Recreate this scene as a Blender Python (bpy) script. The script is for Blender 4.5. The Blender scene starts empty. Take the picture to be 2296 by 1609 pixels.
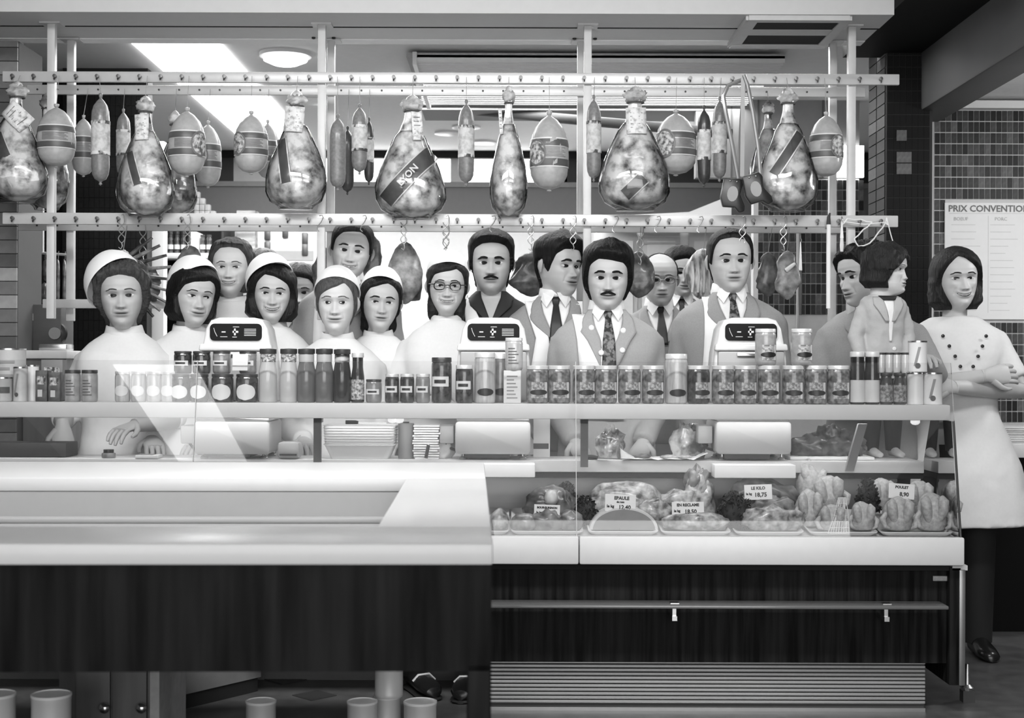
import bpy, bmesh, math, random
import numpy as np
from mathutils import Vector, Matrix, Euler, noise as mnoise
random.seed(7); np.random.seed(7)
SC = bpy.context.scene
COL = SC.collection
R = math.radians
PI = math.pi
# ------------------------------------------------------------------ camera
F, CX, CY, HOR, CAMZ, ROLL = 50 / 36 * 2296, 1148.0, 804.5, 15.5, 1.15, R(0.2)
cd = bpy.data.cameras.new('camera'); cam = bpy.data.objects.new('camera', cd); COL.objects.link(cam)
cd.lens = 50; cd.sensor_width = 36; cd.sensor_fit = 'HORIZONTAL'; cd.shift_y = HOR / 2296
cam.matrix_world = Matrix.Translation((0, 0, CAMZ)) @ Matrix.Rotation(PI / 2, 4, 'X') @ Matrix.Rotation(ROLL, 4, 'Z')
cd.clip_start = .05; cd.clip_end = 60
cd.dof.use_dof = True; cd.dof.focus_distance = 5.3; cd.dof.aperture_fstop = 5.6
SC.camera = cam
def P(px, py, D):
    """photo pixel -> point of the room at distance D in front of the camera"""
    dx, dy = px - CX, py - CY
    c, s = math.cos(ROLL), math.sin(ROLL)
    x, y = dx * c + dy * s, -dx * s + dy * c
    return Vector((x / F * D, D, CAMZ - (y - HOR) / F * D))
def W(n, D): return n / F * D          # length of n pixels at distance D
# ------------------------------------------------------------------ world and big lights
w = bpy.data.worlds.new('daylight'); SC.world = w; w.use_nodes = True
w.node_tree.nodes['Background'].inputs[0].default_value = (1, 1, 1, 1)
w.node_tree.nodes['Background'].inputs[1].default_value = 0.14
def area(name, loc, rot, sx, sy, power):
    l = bpy.data.lights.new(name, 'AREA'); l.shape = 'RECTANGLE'; l.size = sx; l.size_y = sy; l.energy = power
    o = bpy.data.objects.new(name, l); COL.objects.link(o); o.location = loc; o.rotation_euler = rot
    return o
area('shop_window_daylight', (.3, -2.6, 1.6), (R(90), 0, 0), 5.2, 2.3, 165)
for x_ in (-1.1, .9):
    area('counter_light', (x_, 2.9, 2.9), (R(42), 0, 0), 1.7, .4, 36).data.spread = R(120)
area('rear_row_fill', (.2, 6.25, 2.62), (R(-12), 0, 0), 3.6, .2, 42)  # added lamp hidden behind the beam to brighten the rear row
area('under_shelf_tube', (-.3, 4.95, .965), (0, 0, 0), 3.4, .03, 2.6)
lp = bpy.data.lights.new('side_room_lamp', 'POINT'); lp.energy = 26; lp.shadow_soft_size = .12; lo = bpy.data.objects.new('side_room_lamp', lp); COL.objects.link(lo); lo.location = (2.75, 5.3, 2.0)  # added out of view to brighten the side-room ceiling and tiles
area('back_room_light', (-.4, 8.0, 2.6), (0, 0, 0), 3.4, 1.6, 120)
vs = SC.view_settings
vs.view_transform = 'Standard'; vs.look = 'None'; vs.gamma = 1; vs.use_curve_mapping = False; vs.exposure = 0.2
SC.cycles.max_bounces = 8; SC.cycles.transparent_max_bounces = 24; SC.cycles.sample_clamp_indirect = 4
SC.cycles.caustics_reflective = False; SC.cycles.caustics_refractive = False
# ------------------------------------------------------------------ materials
MATS = {}
def M(name, g=.5, rough=.5, metal=0, var=.06, scale=30, bump=0, coat=0, stretch=(1, 1, 1), contrast=None, emit=0, attr=False, spec=.5):
    """grey procedural material: colour g varied by noise; contrast=(lo,hi,pos,width) gives mottling"""
    if name in MATS: return MATS[name]
    m = bpy.data.materials.new(name); m.use_nodes = True; nt = m.node_tree; nd = nt.nodes; lk = nt.links
    b = nd['Principled BSDF']
    tc = nd.new('ShaderNodeTexCoord'); mp = nd.new('ShaderNodeMapping'); mp.inputs['Scale'].default_value = stretch
    nz = nd.new('ShaderNodeTexNoise'); nz.inputs['Scale'].default_value = scale; nz.inputs['Detail'].default_value = 5
    lk.new(tc.outputs['Object'], mp.inputs[0]); lk.new(mp.outputs[0], nz.inputs[0])
    cr = nd.new('ShaderNodeValToRGB'); lk.new(nz.outputs[0], cr.inputs[0])
    if contrast: lo, hi, p, wd = contrast
    else: lo, hi, p, wd = g * (1 - var), min(1, g * (1 + var)), .5, .35
    e = cr.color_ramp.elements
    e[0].position = max(0, p - wd); e[0].color = (lo, lo, lo, 1); e[1].position = min(1, p + wd); e[1].color = (hi, hi, hi, 1)
    out = cr.outputs[0]
    if attr:
        at = nd.new('ShaderNodeVertexColor'); at.layer_name = 'Col'
        mx = nd.new('ShaderNodeMixRGB'); mx.blend_type = 'MULTIPLY'; mx.inputs[0].default_value = 1
        lk.new(at.outputs[0], mx.inputs[1]); lk.new(out, mx.inputs[2]); out = mx.outputs[0]
    lk.new(out, b.inputs['Base Color'])
    b.inputs['Roughness'].default_value = rough; b.inputs['Metallic'].default_value = metal
    b.inputs['Coat Weight'].default_value = coat; b.inputs['Coat Roughness'].default_value = .12
    b.inputs['Specular IOR Level'].default_value = spec
    if emit:
        b.inputs['Emission Color'].default_value = (1, 1, 1, 1); b.inputs['Emission Strength'].default_value = emit
    if bump:
        bp = nd.new('ShaderNodeBump'); bp.inputs['Strength'].default_value = bump; bp.inputs['Distance'].default_value = .01
        lk.new(nz.outputs[0], bp.inputs['Height']); lk.new(bp.outputs[0], b.inputs['Normal'])
    MATS[name] = m; return m
def glass_mat(name, refl=1.45, tint=.96):
    if name in MATS: return MATS[name]
    m = bpy.data.materials.new(name); m.use_nodes = True; nt = m.node_tree; nd = nt.nodes; lk = nt.links
    nd.remove(nd['Principled BSDF']); o = nd['Material Output']
    fr = nd.new('ShaderNodeFresnel'); fr.inputs[0].default_value = refl
    tr = nd.new('ShaderNodeBsdfTransparent'); tr.inputs[0].default_value = (tint, tint, tint, 1)
    gl = nd.new('ShaderNodeBsdfGlossy'); gl.inputs['Roughness'].default_value = .01
    mx = nd.new('ShaderNodeMixShader'); lk.new(fr.outputs[0], mx.inputs[0]); lk.new(tr.outputs[0], mx.inputs[1]); lk.new(gl.outputs[0], mx.inputs[2])
    lk.new(mx.outputs[0], o.inputs[0]); MATS[name] = m; return m
WHITE = lambda: M('white_enamel', .82, .35, var=.02)
# ------------------------------------------------------------------ mesh building
class MB:
    def __init__(s): s.v = []; s.f = []; s.c = []
    def add(s, vs, fs, col=None):
        o = len(s.v); s.v += [tuple(p) for p in vs]; s.f += [tuple(i + o for i in q) for q in fs]
        s.c += [1.0 if col is None else col] * len(vs) if not isinstance(col, (list, np.ndarray)) else list(col)
        return s
    def box(s, lo, hi, bev=0, rot=None):
        x0, y0, z0 = lo; x1, y1, z1 = hi
        if bev:
            b = min(bev, (x1 - x0) / 2.01, (y1 - y0) / 2.01, (z1 - z0) / 2.01)
            bm = bmesh.new(); bmesh.ops.create_cube(bm, size=1)
            for v in bm.verts: v.co = Vector(((x0 + x1) / 2 + v.co.x * (x1 - x0), (y0 + y1) / 2 + v.co.y * (y1 - y0), (z0 + z1) / 2 + v.co.z * (z1 - z0)))
            bmesh.ops.bevel(bm, geom=bm.edges[:], offset=b, segments=2, affect='EDGES', profile=.5)
            bm.verts.index_update(); vs = [v.co.copy() for v in bm.verts]; fs = [[v.index for v in f.verts] for f in bm.faces]; bm.free()
        else:
            vs = [(x0, y0, z0), (x1, y0, z0), (x1, y1, z0), (x0, y1, z0), (x0, y0, z1), (x1, y0, z1), (x1, y1, z1), (x0, y1, z1)]
            fs = [(0, 3, 2, 1), (4, 5, 6, 7), (0, 1, 5, 4), (1, 2, 6, 5), (2, 3, 7, 6), (3, 0, 4, 7)]
        if rot is not None: vs = [rot @ Vector(p) for p in vs]
        return s.add(vs, fs)
    def loft(s, rings, cap=True, closed=True, col=None):
        n = len(rings[0]); m = len(rings); vs = [p for r in rings for p in r]; fs = []
        for i in range(m - 1):
            for j in range(n if closed else n - 1):
                k = (j + 1) % n; fs.append((i * n + j, i * n + k, (i + 1) * n + k, (i + 1) * n + j))
        if cap and closed: fs.append(tuple(range(n - 1, -1, -1))); fs.append(tuple((m - 1) * n + j for j in range(n)))
        return s.add(vs, fs, col)
    def lathe(s, prof, n=24, c=(0, 0, 0), sx=1, sy=1, t0=None, t1=None, cap=True, fn=None):
        """prof: (r,z) list; optional partial turn t0..t1 degrees, 0 = towards the viewer"""
        rings = []
        for r, z in prof:
            g = []
            for j in range(n if t0 is None else n + 1):
                a = 2 * PI * j / n if t0 is None else R(t0 + (t1 - t0) * j / n)
                x, y = r * sx * math.sin(a), -r * sy * math.cos(a)
                if fn: x, y, zz = fn(x, y, z)
                else: zz = z
                g.append((c[0] + x, c[1] + y, c[2] + zz))
            rings.append(g)
        return s.loft(rings, cap and t0 is None, t0 is None)
    def tube(s, path, rad, n=8, flat=1.0, cap=True, col=None):
        path = [Vector(p) for p in path]; rings = []
        if not hasattr(rad, '__len__'): rad = [rad] * len(path)
        up = None
        for i, p in enumerate(path):
            d = (path[min(i + 1, len(path) - 1)] - path[max(i - 1, 0)]).normalized()
            if up is None: up = Vector((0, 0, 1)) if abs(d.z) < .9 else Vector((0, 1, 0))
            a = d.cross(up).normalized(); b = a.cross(d).normalized(); up = b
            rings.append([p + (a * math.cos(2 * PI * j / n) + b * flat * math.sin(2 * PI * j / n)) * rad[i] for j in range(n)])
        return s.loft(rings, cap, True, col)
    def ball(s, c, r, n=12, m=8, col=None):
        if not hasattr(r, '__len__'): r = (r, r, r)
        rings = []
        for i in range(m + 1):
            a = PI * (i + .02 if i == 0 else (i - .02 if i == m else i)) / m
            rings.append([(c[0] + r[0] * math.sin(a) * math.cos(2 * PI * j / n), c[1] + r[1] * math.sin(a) * math.sin(2 * PI * j / n), c[2] - r[2] * math.cos(a)) for j in range(n)])
        return s.loft(rings, True, True, col)
    def mesh(s, name, smooth=True, angle=38, cols=False):
        me = bpy.data.meshes.new(name); me.from_pydata(s.v, [], s.f); me.update()
        if smooth:
            me.polygons.foreach_set('use_smooth', [True] * len(me.polygons))
            me.set_sharp_from_angle(angle=R(angle))
        if cols:
            a = me.color_attributes.new('Col', 'FLOAT_COLOR', 'POINT')
            cc = np.ones((len(s.v), 4), np.float32); cc[:, :3] = np.asarray(s.c, np.float32)[:, None]
            a.data.foreach_set('color', cc.ravel())
        return me
    def build(s, name, mat, parent=None, smooth=True, angle=38, cols=False, loc=None):
        me = s.mesh(name, smooth, angle, cols); me.materials.append(mat); return link(name, me, parent, loc)
def link(name, me, parent=None, loc=None):
    o = bpy.data.objects.new(name, me); COL.objects.link(o)
    if parent is not None: o.parent = parent
    if loc is not None: o.location = loc
    return o
def tag(o, label, cat, group=None):
    o['label'] = label; o['category'] = cat
    if group: o['group'] = group
    return o
def thing(name, label, cat, loc=(0, 0, 0), group=None, rz=0):
    o = bpy.data.objects.new(name, None); COL.objects.link(o); o.location = loc; o.rotation_euler = (0, 0, rz)
    o.empty_display_size = .05
    return tag(o, label, cat, group)
def struct(o, label=None):
    o['kind'] = 'structure'
    if label: o['label'] = label; o['category'] = o.name.split('.')[0].split('_')[0]
    return o
def dup(o, parent=None, loc=None):
    c = o.copy(); COL.objects.link(c); c.parent = parent
    if loc is not None: c.location = loc
    for ch in o.children: dup(ch, c)
    return c
def sstep(x): x = np.clip(x, 0, 1); return x * x * (3 - 2 * x)
def text(body, size, mat, parent, loc, rot=(R(90), 0, 0), name='lettering', align='CENTER', bold=0.0):
    cu = bpy.data.curves.new('t', 'FONT'); cu.body = body; cu.size = size; cu.align_x = align; cu.align_y = 'CENTER'; cu.extrude = .0003; cu.offset = bold; cu.resolution_u = 2
    o = bpy.data.objects.new('t', cu); COL.objects.link(o)
    dg = bpy.context.evaluated_depsgraph_get(); me = bpy.data.meshes.new_from_object(o.evaluated_get(dg)); me.name = name
    bpy.data.objects.remove(o); me.materials.clear(); me.materials.append(mat)
    t = link(name, me, parent, loc); t.rotation_euler = rot; return t
ORD = ['first', 'second', 'third', 'fourth', 'fifth', 'sixth', 'seventh', 'eighth', 'ninth', 'tenth', 'eleventh', 'twelfth', 'thirteenth', 'fourteenth', 'fifteenth', 'sixteenth', 'seventeenth', 'eighteenth', 'nineteenth', 'twentieth']
INK = lambda: M('black_ink', .02, .6)
# ------------------------------------------------------------------ the setting
FLOORM = M('floor_terrazzo', .10, .3, var=.45, scale=14)
struct(MB().box((-3.6, -2.8, -.06), (3.2, 10.4, 0)).build('floor', FLOORM, smooth=False), 'dark worn shop floor seen under the counters')
fl = bpy.data.objects['floor']
tm = MB().box((-.055, -.055, 0), (.055, .055, .003)).mesh('floor_tile', False); tm.materials.append(M('floor_tile_dark', .05, .35))
for px, D in ((705, 4.95), (640, 5.2), (560, 5.25)):      # dark inset tiles in the floor
    p = P(px, 1560, D); t = link('floor_tile', tm, fl, (p.x, D, 0)); t.rotation_euler = (0, 0, R(45))
CEILM = M('ceiling_paint', .88, .8, var=.03)
struct(MB().box((-3.6, 5.98, 2.65), (3.2, 10.4, 2.72)).build('ceiling', CEILM, smooth=False), 'white painted ceiling of the back room')
c2 = MB().box((-3.6, -2.8, 2.97), (3.2, 5.45, 3.05)).build('ceiling', CEILM, smooth=False); struct(c2, 'white painted ceiling over the shop front')
# beam that carries the meat rack: white face, grey underside with a joint and bolts
bm_ = MB().box((-3.6, 5.45, 2.5), (1.46, 5.672, 3.0)).build('trim_1', M('beam_paint', .62, .7, var=.03), smooth=False)
struct(bm_, 'white ceiling beam that carries the meat rack'); bm_['category'] = 'beam'
b2 = MB().box((-3.6, 5.688, 2.503), (1.46, 5.98, 2.99)).build('beam_board', M('beam_paint', .62, .7), bm_, smooth=False)
MB().box((-3.6, 5.674, 2.4985), (1.46, 5.686, 2.99)).build('joint', M('black_gap', .01, .9), bm_, smooth=False)
for x in (703, 748, 1288, 1334):
    p = P(x, 90, 5.87); MB().lathe([(.008, 0), (.008, -.006), (.003, -.008)], 10).build('bolt', M('dark_steel', .05, .4, .8), bm_, loc=(p.x, 5.87, 2.503))
MB().box((-3.6, 5.9, 2.5), (1.46, 5.98, 2.66)).build('upstand', CEILM, bm_, smooth=False)
# side walls and shop front
struct(MB().box((-3.66, -2.8, 0), (-3.6, 10.4, 3.0)).build('wall_left', M('side_wall_paint', .08, .7, var=.05), smooth=False), 'plain side wall left of the counters')
struct(MB().box((3.2, -2.8, 0), (3.26, 10.4, 3.0)).build('wall_right', M('side_wall_paint', .3, .7), smooth=False), 'plain side wall right of the counters')
# back wall: white lower part, grey band, clerestory windows
BW = 9.97
wb = MB().box((-3.6, BW, 0), (3.2, BW + .1, 2.16)).build('wall_back', M('back_wall_white', .9, .6, var=.03), smooth=False); struct(wb, 'bright white wall at the far end of the back room')
gp = P(1148, 410, BW).z
MB().box((-3.6, BW - .03, 2.16), (3.2, BW + .1, gp)).build('wall_band', M('grey_band_paint', .16, .7, var=.04), wb, smooth=False)
MB().box((-3.6, BW - .045, gp - .035), (3.2, BW - .03, gp)).build('ledge', M('ledge_grey', .22, .6), wb, smooth=False)
MB().box((-3.6, BW - .04, 2.60), (3.2, BW + .1, 2.66)).build('head_rail', M('black_gap', .01, .9), wb, smooth=False)
wlit = M('daylight_pane', .9, .5, emit=5)
k = 1
for x0, x1 in ((700, 868), (872, 1010), (1046, 1115), (1120, 1262)):
    a = P(x0, 380, BW); b = P(x1, 380, BW)
    o = MB().box((a.x, BW + .02, gp), (b.x, BW + .04, 2.60)).build('window_%d' % k, wlit, smooth=False); struct(o, '%s bright clerestory window pane from the left on the far wall' % ORD[k - 1]); k += 1
for x in (700, 868, 1028, 1117, 1265):
    a = P(x, 380, BW); wdt = .055 if x == 1028 else .02
    MB().box((a.x - wdt, BW - .02, gp), (a.x + wdt, BW + .05, 2.60)).build('mullion', M('mullion_grey', .45, .5), wb, smooth=False)
a = P(1262, 380, BW)
MB().box((a.x, BW - .02, gp), (3.2, BW + .05, 2.62)).build('dark_panel', M('dark_panel', .03, .7), wb, smooth=False)
a = P(525, 380, BW); MB().box((-3.6, BW - .02, gp), (a.x, BW + .05, 2.62)).build('dark_panel', M('dark_panel', .03, .7), wb, smooth=False)
b = P(700, 380, BW); MB().box((a.x, BW - .02, gp), (b.x, BW + .05, 2.62)).build('grey_panel', M('mullion_grey', .45, .5), wb, smooth=False)
# recessed fluorescent strip running away in the back-room ceiling
def ceil_rect(name, pts, z, th, mat, label=None, cat=None, parent=None):
    """pts: photo pixels on a horizontal plane at height z"""
    q = []
    for x, y in pts:
        D = (z - CAMZ) * F / (HOR + CY - y); p = P(x, y, D); q.append((p.x, D))
    m = MB(); n = len(q)
    m.loft([[(x, y, z) for x, y in q], [(x, y, z + th) for x, y in q]])
    o = m.build(name, mat, parent, smooth=False)
    if label: tag(o, label, cat)
    return o
LAMP = M('fluorescent_diffuser', .9, .5, emit=5)
t = thing('ceiling_light', 'long recessed fluorescent ceiling light running away above the left women', 'ceiling light')
ceil_rect('diffuser', [(292, 98), (482, 98), (672, 300), (560, 330)], 2.635, .012, LAMP, parent=t)
for a_, b_ in (((286, 98), (292, 98)), ((482, 98), (488, 98))):
    pass
t = thing('ceiling_light', 'small round glowing ceiling lamp beside the second rack post', 'ceiling light')
D = (2.65 - CAMZ) * F / (820 - 122); p = P(640, 122, D)
MB().lathe([(.11, .0), (.105, -.03), (.06, -.05), (.001, -.055)], 24).build('globe', LAMP, t); MB().lathe([(.125, .004), (.125, -.012), (.11, -.014)], 24).build('rim', WHITE(), t); t.location = (p.x, D, 2.646)
for i, (x, y) in enumerate(((1045, 283), (1005, 297), (1085, 318), (707, 227))):   # small downlights
    D = 1.5 * F / (820 - y); p = P(x, y, D)
    t = thing('downlight', ['small recessed ceiling downlight left of the hanging salami', 'small faint downlight just beside the central hanging ham', 'small recessed downlight nearest the far windows', 'small downlight beside the second rack post'][i], 'downlight', (p.x, D, 2.65), 'back room downlights')
    MB().lathe([(.09, .0), (.09, -.012), (.075, -.014)], 20).build('trim_ring', WHITE(), t); MB().lathe([(.074, -.004), (.001, -.005)], 20, cap=False).build('reflector', M('reflector_grey', .35, .3, .6), t)
# ribbed panel hanging below the ceiling, with a dark duct behind it
t = thing('ribbed_ceiling_panel', 'grey ribbed panel hung below the ceiling over the centre', 'panel')
zr = 2.60
q0 = []; rib = M('ribbed_grey', .85, .6, var=.05)
y0 = (zr - CAMZ) * F / (820 - 133); y1 = (zr - CAMZ) * F / (820 - 233)
xl = P(935, 133, y0).x; xr = P(1760, 150, y0).x
n = 22
for i in range(n):
    d = y0 + (y1 - y0) * i / n; xe = xr
    lft = xl - (d - y0) * .04
    MB().box((lft, d, zr - .012), (xe, d + (y1 - y0) / n * .62, zr + .02)).build('rib', rib, t, smooth=False)
MB().box((xl - .05, y0, zr + .008), (xr, y1, zr + .03)).build('backing', M('ribbed_back', .45, .8), t, smooth=False)
MB().box((xl - .02, y0 - .02, zr - .03), (xl, y1, zr + .03)).build('end_trim', WHITE(), t, smooth=False)
t = thing('ceiling_duct', 'dark round edged duct crossing below the back room ceiling', 'duct')
a, b = P(955, 238, 8.3), P(1640, 300, 7.6)
MB().tube([a, b], .028, 14).build('pipe', M('duct_dark', .10, .5), t)
a, b = P(955, 262, 8.4), P(1640, 312, 7.7)
MB().box((a.x, 8.0, a.z - .03), (b.x, 8.35, a.z + .02)).build('tray', M('duct_grey', .2, .6), t, smooth=False)
# dark vent with two slots in the beam underside
t = thing('ceiling_vent', 'dark two slot ceiling vent in a pale frame above the saws', 'vent')
fr = M('vent_frame', .55, .6)
v0, v1 = P(1690, 50, 5.47), P(1905, 50, 5.47)
for nm, x0, x1, y0, y1, z0, z1, mt in (('slot', v0.x + .02, v1.x - .03, 5.50, 5.64, 2.487, 2.492, M('vent_black', .008, .9)), ('slot', v0.x + .02, v1.x - .03, 5.73, 5.9, 2.487, 2.492, M('vent_black', .008, .9)),
    ('frame_bar', v0.x - .02, v1.x, 5.46, 5.50, 2.48, 2.51, fr), ('frame_bar', v0.x - .02, v1.x, 5.64, 5.73, 2.484, 2.51, fr), ('frame_bar', v0.x - .02, v1.x, 5.9, 5.95, 2.48, 2.51, fr), ('frame_bar', v0.x - .03, v0.x + .02, 5.47, 5.94, 2.482, 2.51, fr), ('frame_bar', v1.x - .03, v1.x + .01, 5.47, 5.94, 2.482, 2.51, fr)):
    MB().box((x0, y0, z0), (x1, y1, z1)).build(nm, mt, t, smooth=False)
t = thing('ceiling_light', 'square ceiling light over the shop floor behind the viewer', 'ceiling light', (-2.37, -.5, 2.97))
MB().box((-.3, -1.03, -.06), (.3, 1.03, 0), .01).build('housing', WHITE(), t); MB().box((-.27, -1.0, -.066), (.27, 1.0, -.058)).build('diffuser', M('front_diffuser', .9, .5, emit=5.5), t, smooth=False)
t = thing('added_pendant_lamp', 'added unseen round pendant lamp in the side room past the poster', 'lamp', (2.75, 5.3, 2.12)); MB().lathe([(.02, 0), (.14, -.05), (.15, -.055), (.13, -.045), (.015, .0)], 24).build('shade', WHITE(), t); MB().tube([(0, 0, 0), (0, 0, .28)], .004, 6).build('cord', M('black_gap', .01), t)  # made-up shade and cord around the added side-room light
# ---- right: dark tiled pillar, tiled wall, near beam, bright ceiling
def tile_mesh(w, h, name='tile'):
    me = MB().box((-w / 2, -.004, -h / 2), (w / 2, .004, h / 2)).mesh(name, False); return me
TILEM = [M('tile_grey_%d' % i, g, .45, var=.5, scale=60, spec=.25) for i, g in enumerate((.012, .022, .04, .07, .12))]
GROUT = M('grout', .62, .8)
DARKG = M('dark_grout', .02, .8)
wr = MB().box((1.955, 6.604, 0), (3.2, 6.7, 2.345)).build('wall_right', GROUT, smooth=False); struct(wr, 'small dark mosaic tiles with pale grout behind the rightmost woman')
wr.name = 'wall_back'
tms = []
for mt in TILEM:
    me = tile_mesh(.0215, .0465); me.materials.append(mt); tms.append(me)
def tile_field(parent, x0, x1, z0, z1, y, skip, budget, weights, pw=.026, ph=.0517, sx=1):
    nb = 0; rest = MB()
    nx = int((x1 - x0) / pw); nz = int((z1 - z0) / ph)
    for j in range(nz):
        for i in range(nx):
            x = x0 + (i + .5) * pw; z = z1 - (j + .5) * ph
            if skip(x, z): continue
            if nb < budget:
                t = link('tile', random.choices(tms, weights)[0], parent, (x, y, z)); nb += 1
            else: rest.box((x - .011, y - .004, z - .023), (x + .011, y + .004, z + .023))
    if rest.v:
        o = rest.build('tile_field', TILEM[2], parent, smooth=False); o['kind'] = 'stuff'
p0, p1 = P(2117, 455, 6.6), P(2300, 716, 6.6)
w16 = (P(2095, 560, 6.6).x, P(2245, 560, 6.6).x)
def skip_r(x, z):
    if x > p0.x - .005 and p1.z - .01 < z < p0.z + .01: return True
    return z < .9 or (P(2115, 700, 6.6).x < x < P(2220, 700, 6.6).x and z < P(2150, 640, 6.6).z)
tile_field(wr, 1.957, P(2310, 500, 6.6).x, .0, 2.343, 6.602, skip_r, 300, (2, 3, 4, 4, 2))
tile_field(wr, P(2310, 500, 6.6).x, 3.19, .9, 2.343, 6.602, lambda x, z: False, 0, (1, 1, 1, 1, 1))
MB().box((1.955, 6.55, 2.345), (3.2, 6.7, 2.38)).build('cornice', WHITE(), wr, smooth=False)
struct(MB().box((1.94, 3.0, 2.40), (3.2, 6.7, 2.46)).build('ceiling', M('bright_ceiling', .85, .7), smooth=False), 'bright lower ceiling above the mosaic wall at right')
o = MB().box((1.78, 2.6, 2.27), (1.95, 6.5, 3.0), .01).build('trim_2', M('dark_beam', .07, .6, var=.15, scale=4)); struct(o, 'dark beam running towards the viewer at upper right'); o['category'] = 'beam'
o = MB().box((1.46, 2.6, 2.52), (1.79, 6.3, 3.0)).build('trim_8', M('dark_soffit', .008, .7, spec=.1), smooth=False); struct(o, 'black soffit between the meat rack and the dark beam'); o['category'] = 'soffit'
# price poster
t = thing('price_poster', 'large white printed price list poster on the mosaic wall', 'poster', (p0.x, 6.59, p1.z))
pw, ph = p1.x - p0.x + .25, p0.z - p1.z
MB().box((0, -.002, 0), (pw, .006, ph)).build('sheet', M('poster_paper', .85, .7, var=.02), t, smooth=False)
text('PRIX CONVENTIONNES', .042, M('faded_ink', .18, .8), t, (.015, -.004, ph - .028), align='LEFT', bold=.0008)
fi = M('faint_ink', .45, .8)
text('BOEUF', .022, fi, t, (.04, -.004, ph - .075), align='LEFT'); text('PORC', .022, fi, t, (.23, -.004, ph - .075), align='LEFT')
m = MB()
for z in np.arange(.04, ph - .1, .033):
    for x in (.03, .21):
        m.box((x, -.003, z), (x + random.uniform(.07, .15), -.002, z + .0025))
m.box((.2, -.003, .03), (.202, -.002, ph - .06)); m.box((.02, -.003, ph - .05), (pw, -.002, ph - .048))
m.build('printed_lines', M('pale_ink', .62, .8), t, smooth=False)
# dark pillar
pl = MB().box((1.63, 6.204, 0), (1.83, 6.51, 2.65)).build('wall_pillar', DARKG, smooth=False); pl.name = 'trim_3'; struct(pl, 'black tiled pillar between the rack and the poster wall'); pl['category'] = 'pillar'
rest = MB()
for i in range(7):
    for j in range(50):
        rest.box((1.634 + i * .0265, 6.2, .03 + j * .0517), (1.634 + i * .0265 + .0235, 6.21, .03 + j * .0517 + .0482))
o = rest.build('tile_field', M('tile_black', .006, .5, spec=.15), pl, smooth=False); o['kind'] = 'stuff'
lm = MB().box((-.004, -.066, -.0235), (.004, .066, .0235)).mesh('tile', False); lms = []
for mt in TILEM[:4]:
    q = lm.copy(); q.materials.append(mt); lms.append(q)
for i in range(2):
    for j in range(8, 50):
        link('tile', random.choices(lms, (5, 3, 1, 1))[0], pl, (1.629, 6.285 + i * .145, .055 + j * .0517))
for x, y in ((2017, 303), (2028, 303), (2017, 352), (2028, 352), (2039, 352), (2017, 378), (2028, 378), (2039, 378)):   # glints on the black pillar, painted as lighter tiles
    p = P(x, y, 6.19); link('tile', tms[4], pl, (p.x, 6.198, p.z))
# dark area right of the pillar down to the floor: side cabinet with white top
t = thing('side_counter', 'dark side counter with white top behind the rightmost woman', 'counter')
a = P(2240, 1000, 6.15)
MB().box((a.x - .55, 6.2, 0), (3.15, 6.58, a.z - .05)).build('body', M('cabinet_black', .006, .6, spec=.1), t, smooth=False)
MB().box((a.x - .57, 6.15, a.z - .05), (3.18, 6.59, a.z + .01), .004).build('top', WHITE(), t)
m = MB()
for i in range(9):
    m.box((a.x + .0 + random.uniform(0, .01), 6.22 + random.uniform(0, .02), a.z + .01 + i * .008), (a.x + .42, 6.5, a.z + .016 + i * .008), .002)
tag(m.build('paper_stack', M('tissue_white', .85, .8), None), 'loose pile of white wrapping paper on the side counter', 'paper')
# ---- left: dark tiled wall, tiled column, white post, back shelves
wl = MB().box((-2.28, 7.204, 0), (-1.85, 7.3, 2.65)).build('wall_left', DARKG, smooth=False); wl.name = 'wall_partition'; struct(wl, 'near black tiled partition behind the leftmost hams')
m = MB()
for i in range(16):
    for j in range(50):
        m.box((-2.276 + i * .0265, 7.2, .03 + j * .0517), (-2.276 + i * .0265 + .024, 7.21, .03 + j * .0517 + .0485))
o = m.build('tile_field', TILEM[0], wl, smooth=False); o['kind'] = 'stuff'
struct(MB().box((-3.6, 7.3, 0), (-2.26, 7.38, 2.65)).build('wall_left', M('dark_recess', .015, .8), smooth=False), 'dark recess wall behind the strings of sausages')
a, b = P(330, 560, 7.3), P(352, 560, 7.3)
o = MB().box((a.x, 7.32, 0), (b.x + .03, 7.4, 2.3), .004).build('trim_4', WHITE()); struct(o, 'narrow white post behind the second woman'); o['category'] = 'post'
cl = MB().box((-2.75, 5.954, 0), (P(40, 600, 5.95).x, 6.25, 2.5)).build('trim_5', M('pale_grout', .07, .8), smooth=False); struct(cl, 'grey brick tiled pillar at the left edge of the view'); cl['category'] = 'pillar'
bt = []
for g in (.10, .16, .24, .33):
    me = MB().box((-.045, -.006, -.0275), (.045, .006, .0275), .002).mesh('tile', False); me.materials.append(M('brick_tile_%d' % (g * 100), g, .4, var=.3, scale=20)); bt.append(me)
xr = P(40, 600, 5.95).x
for j in range(44):
    for i in range(2):
        link('tile', random.choices(bt, (4, 4, 2, 1))[0], cl, (xr - .047 - i * .094 - (.03 if j % 2 else 0) + (.03 if j % 2 and i == 0 else 0), 5.95, .03 + j * .0575))
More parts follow.
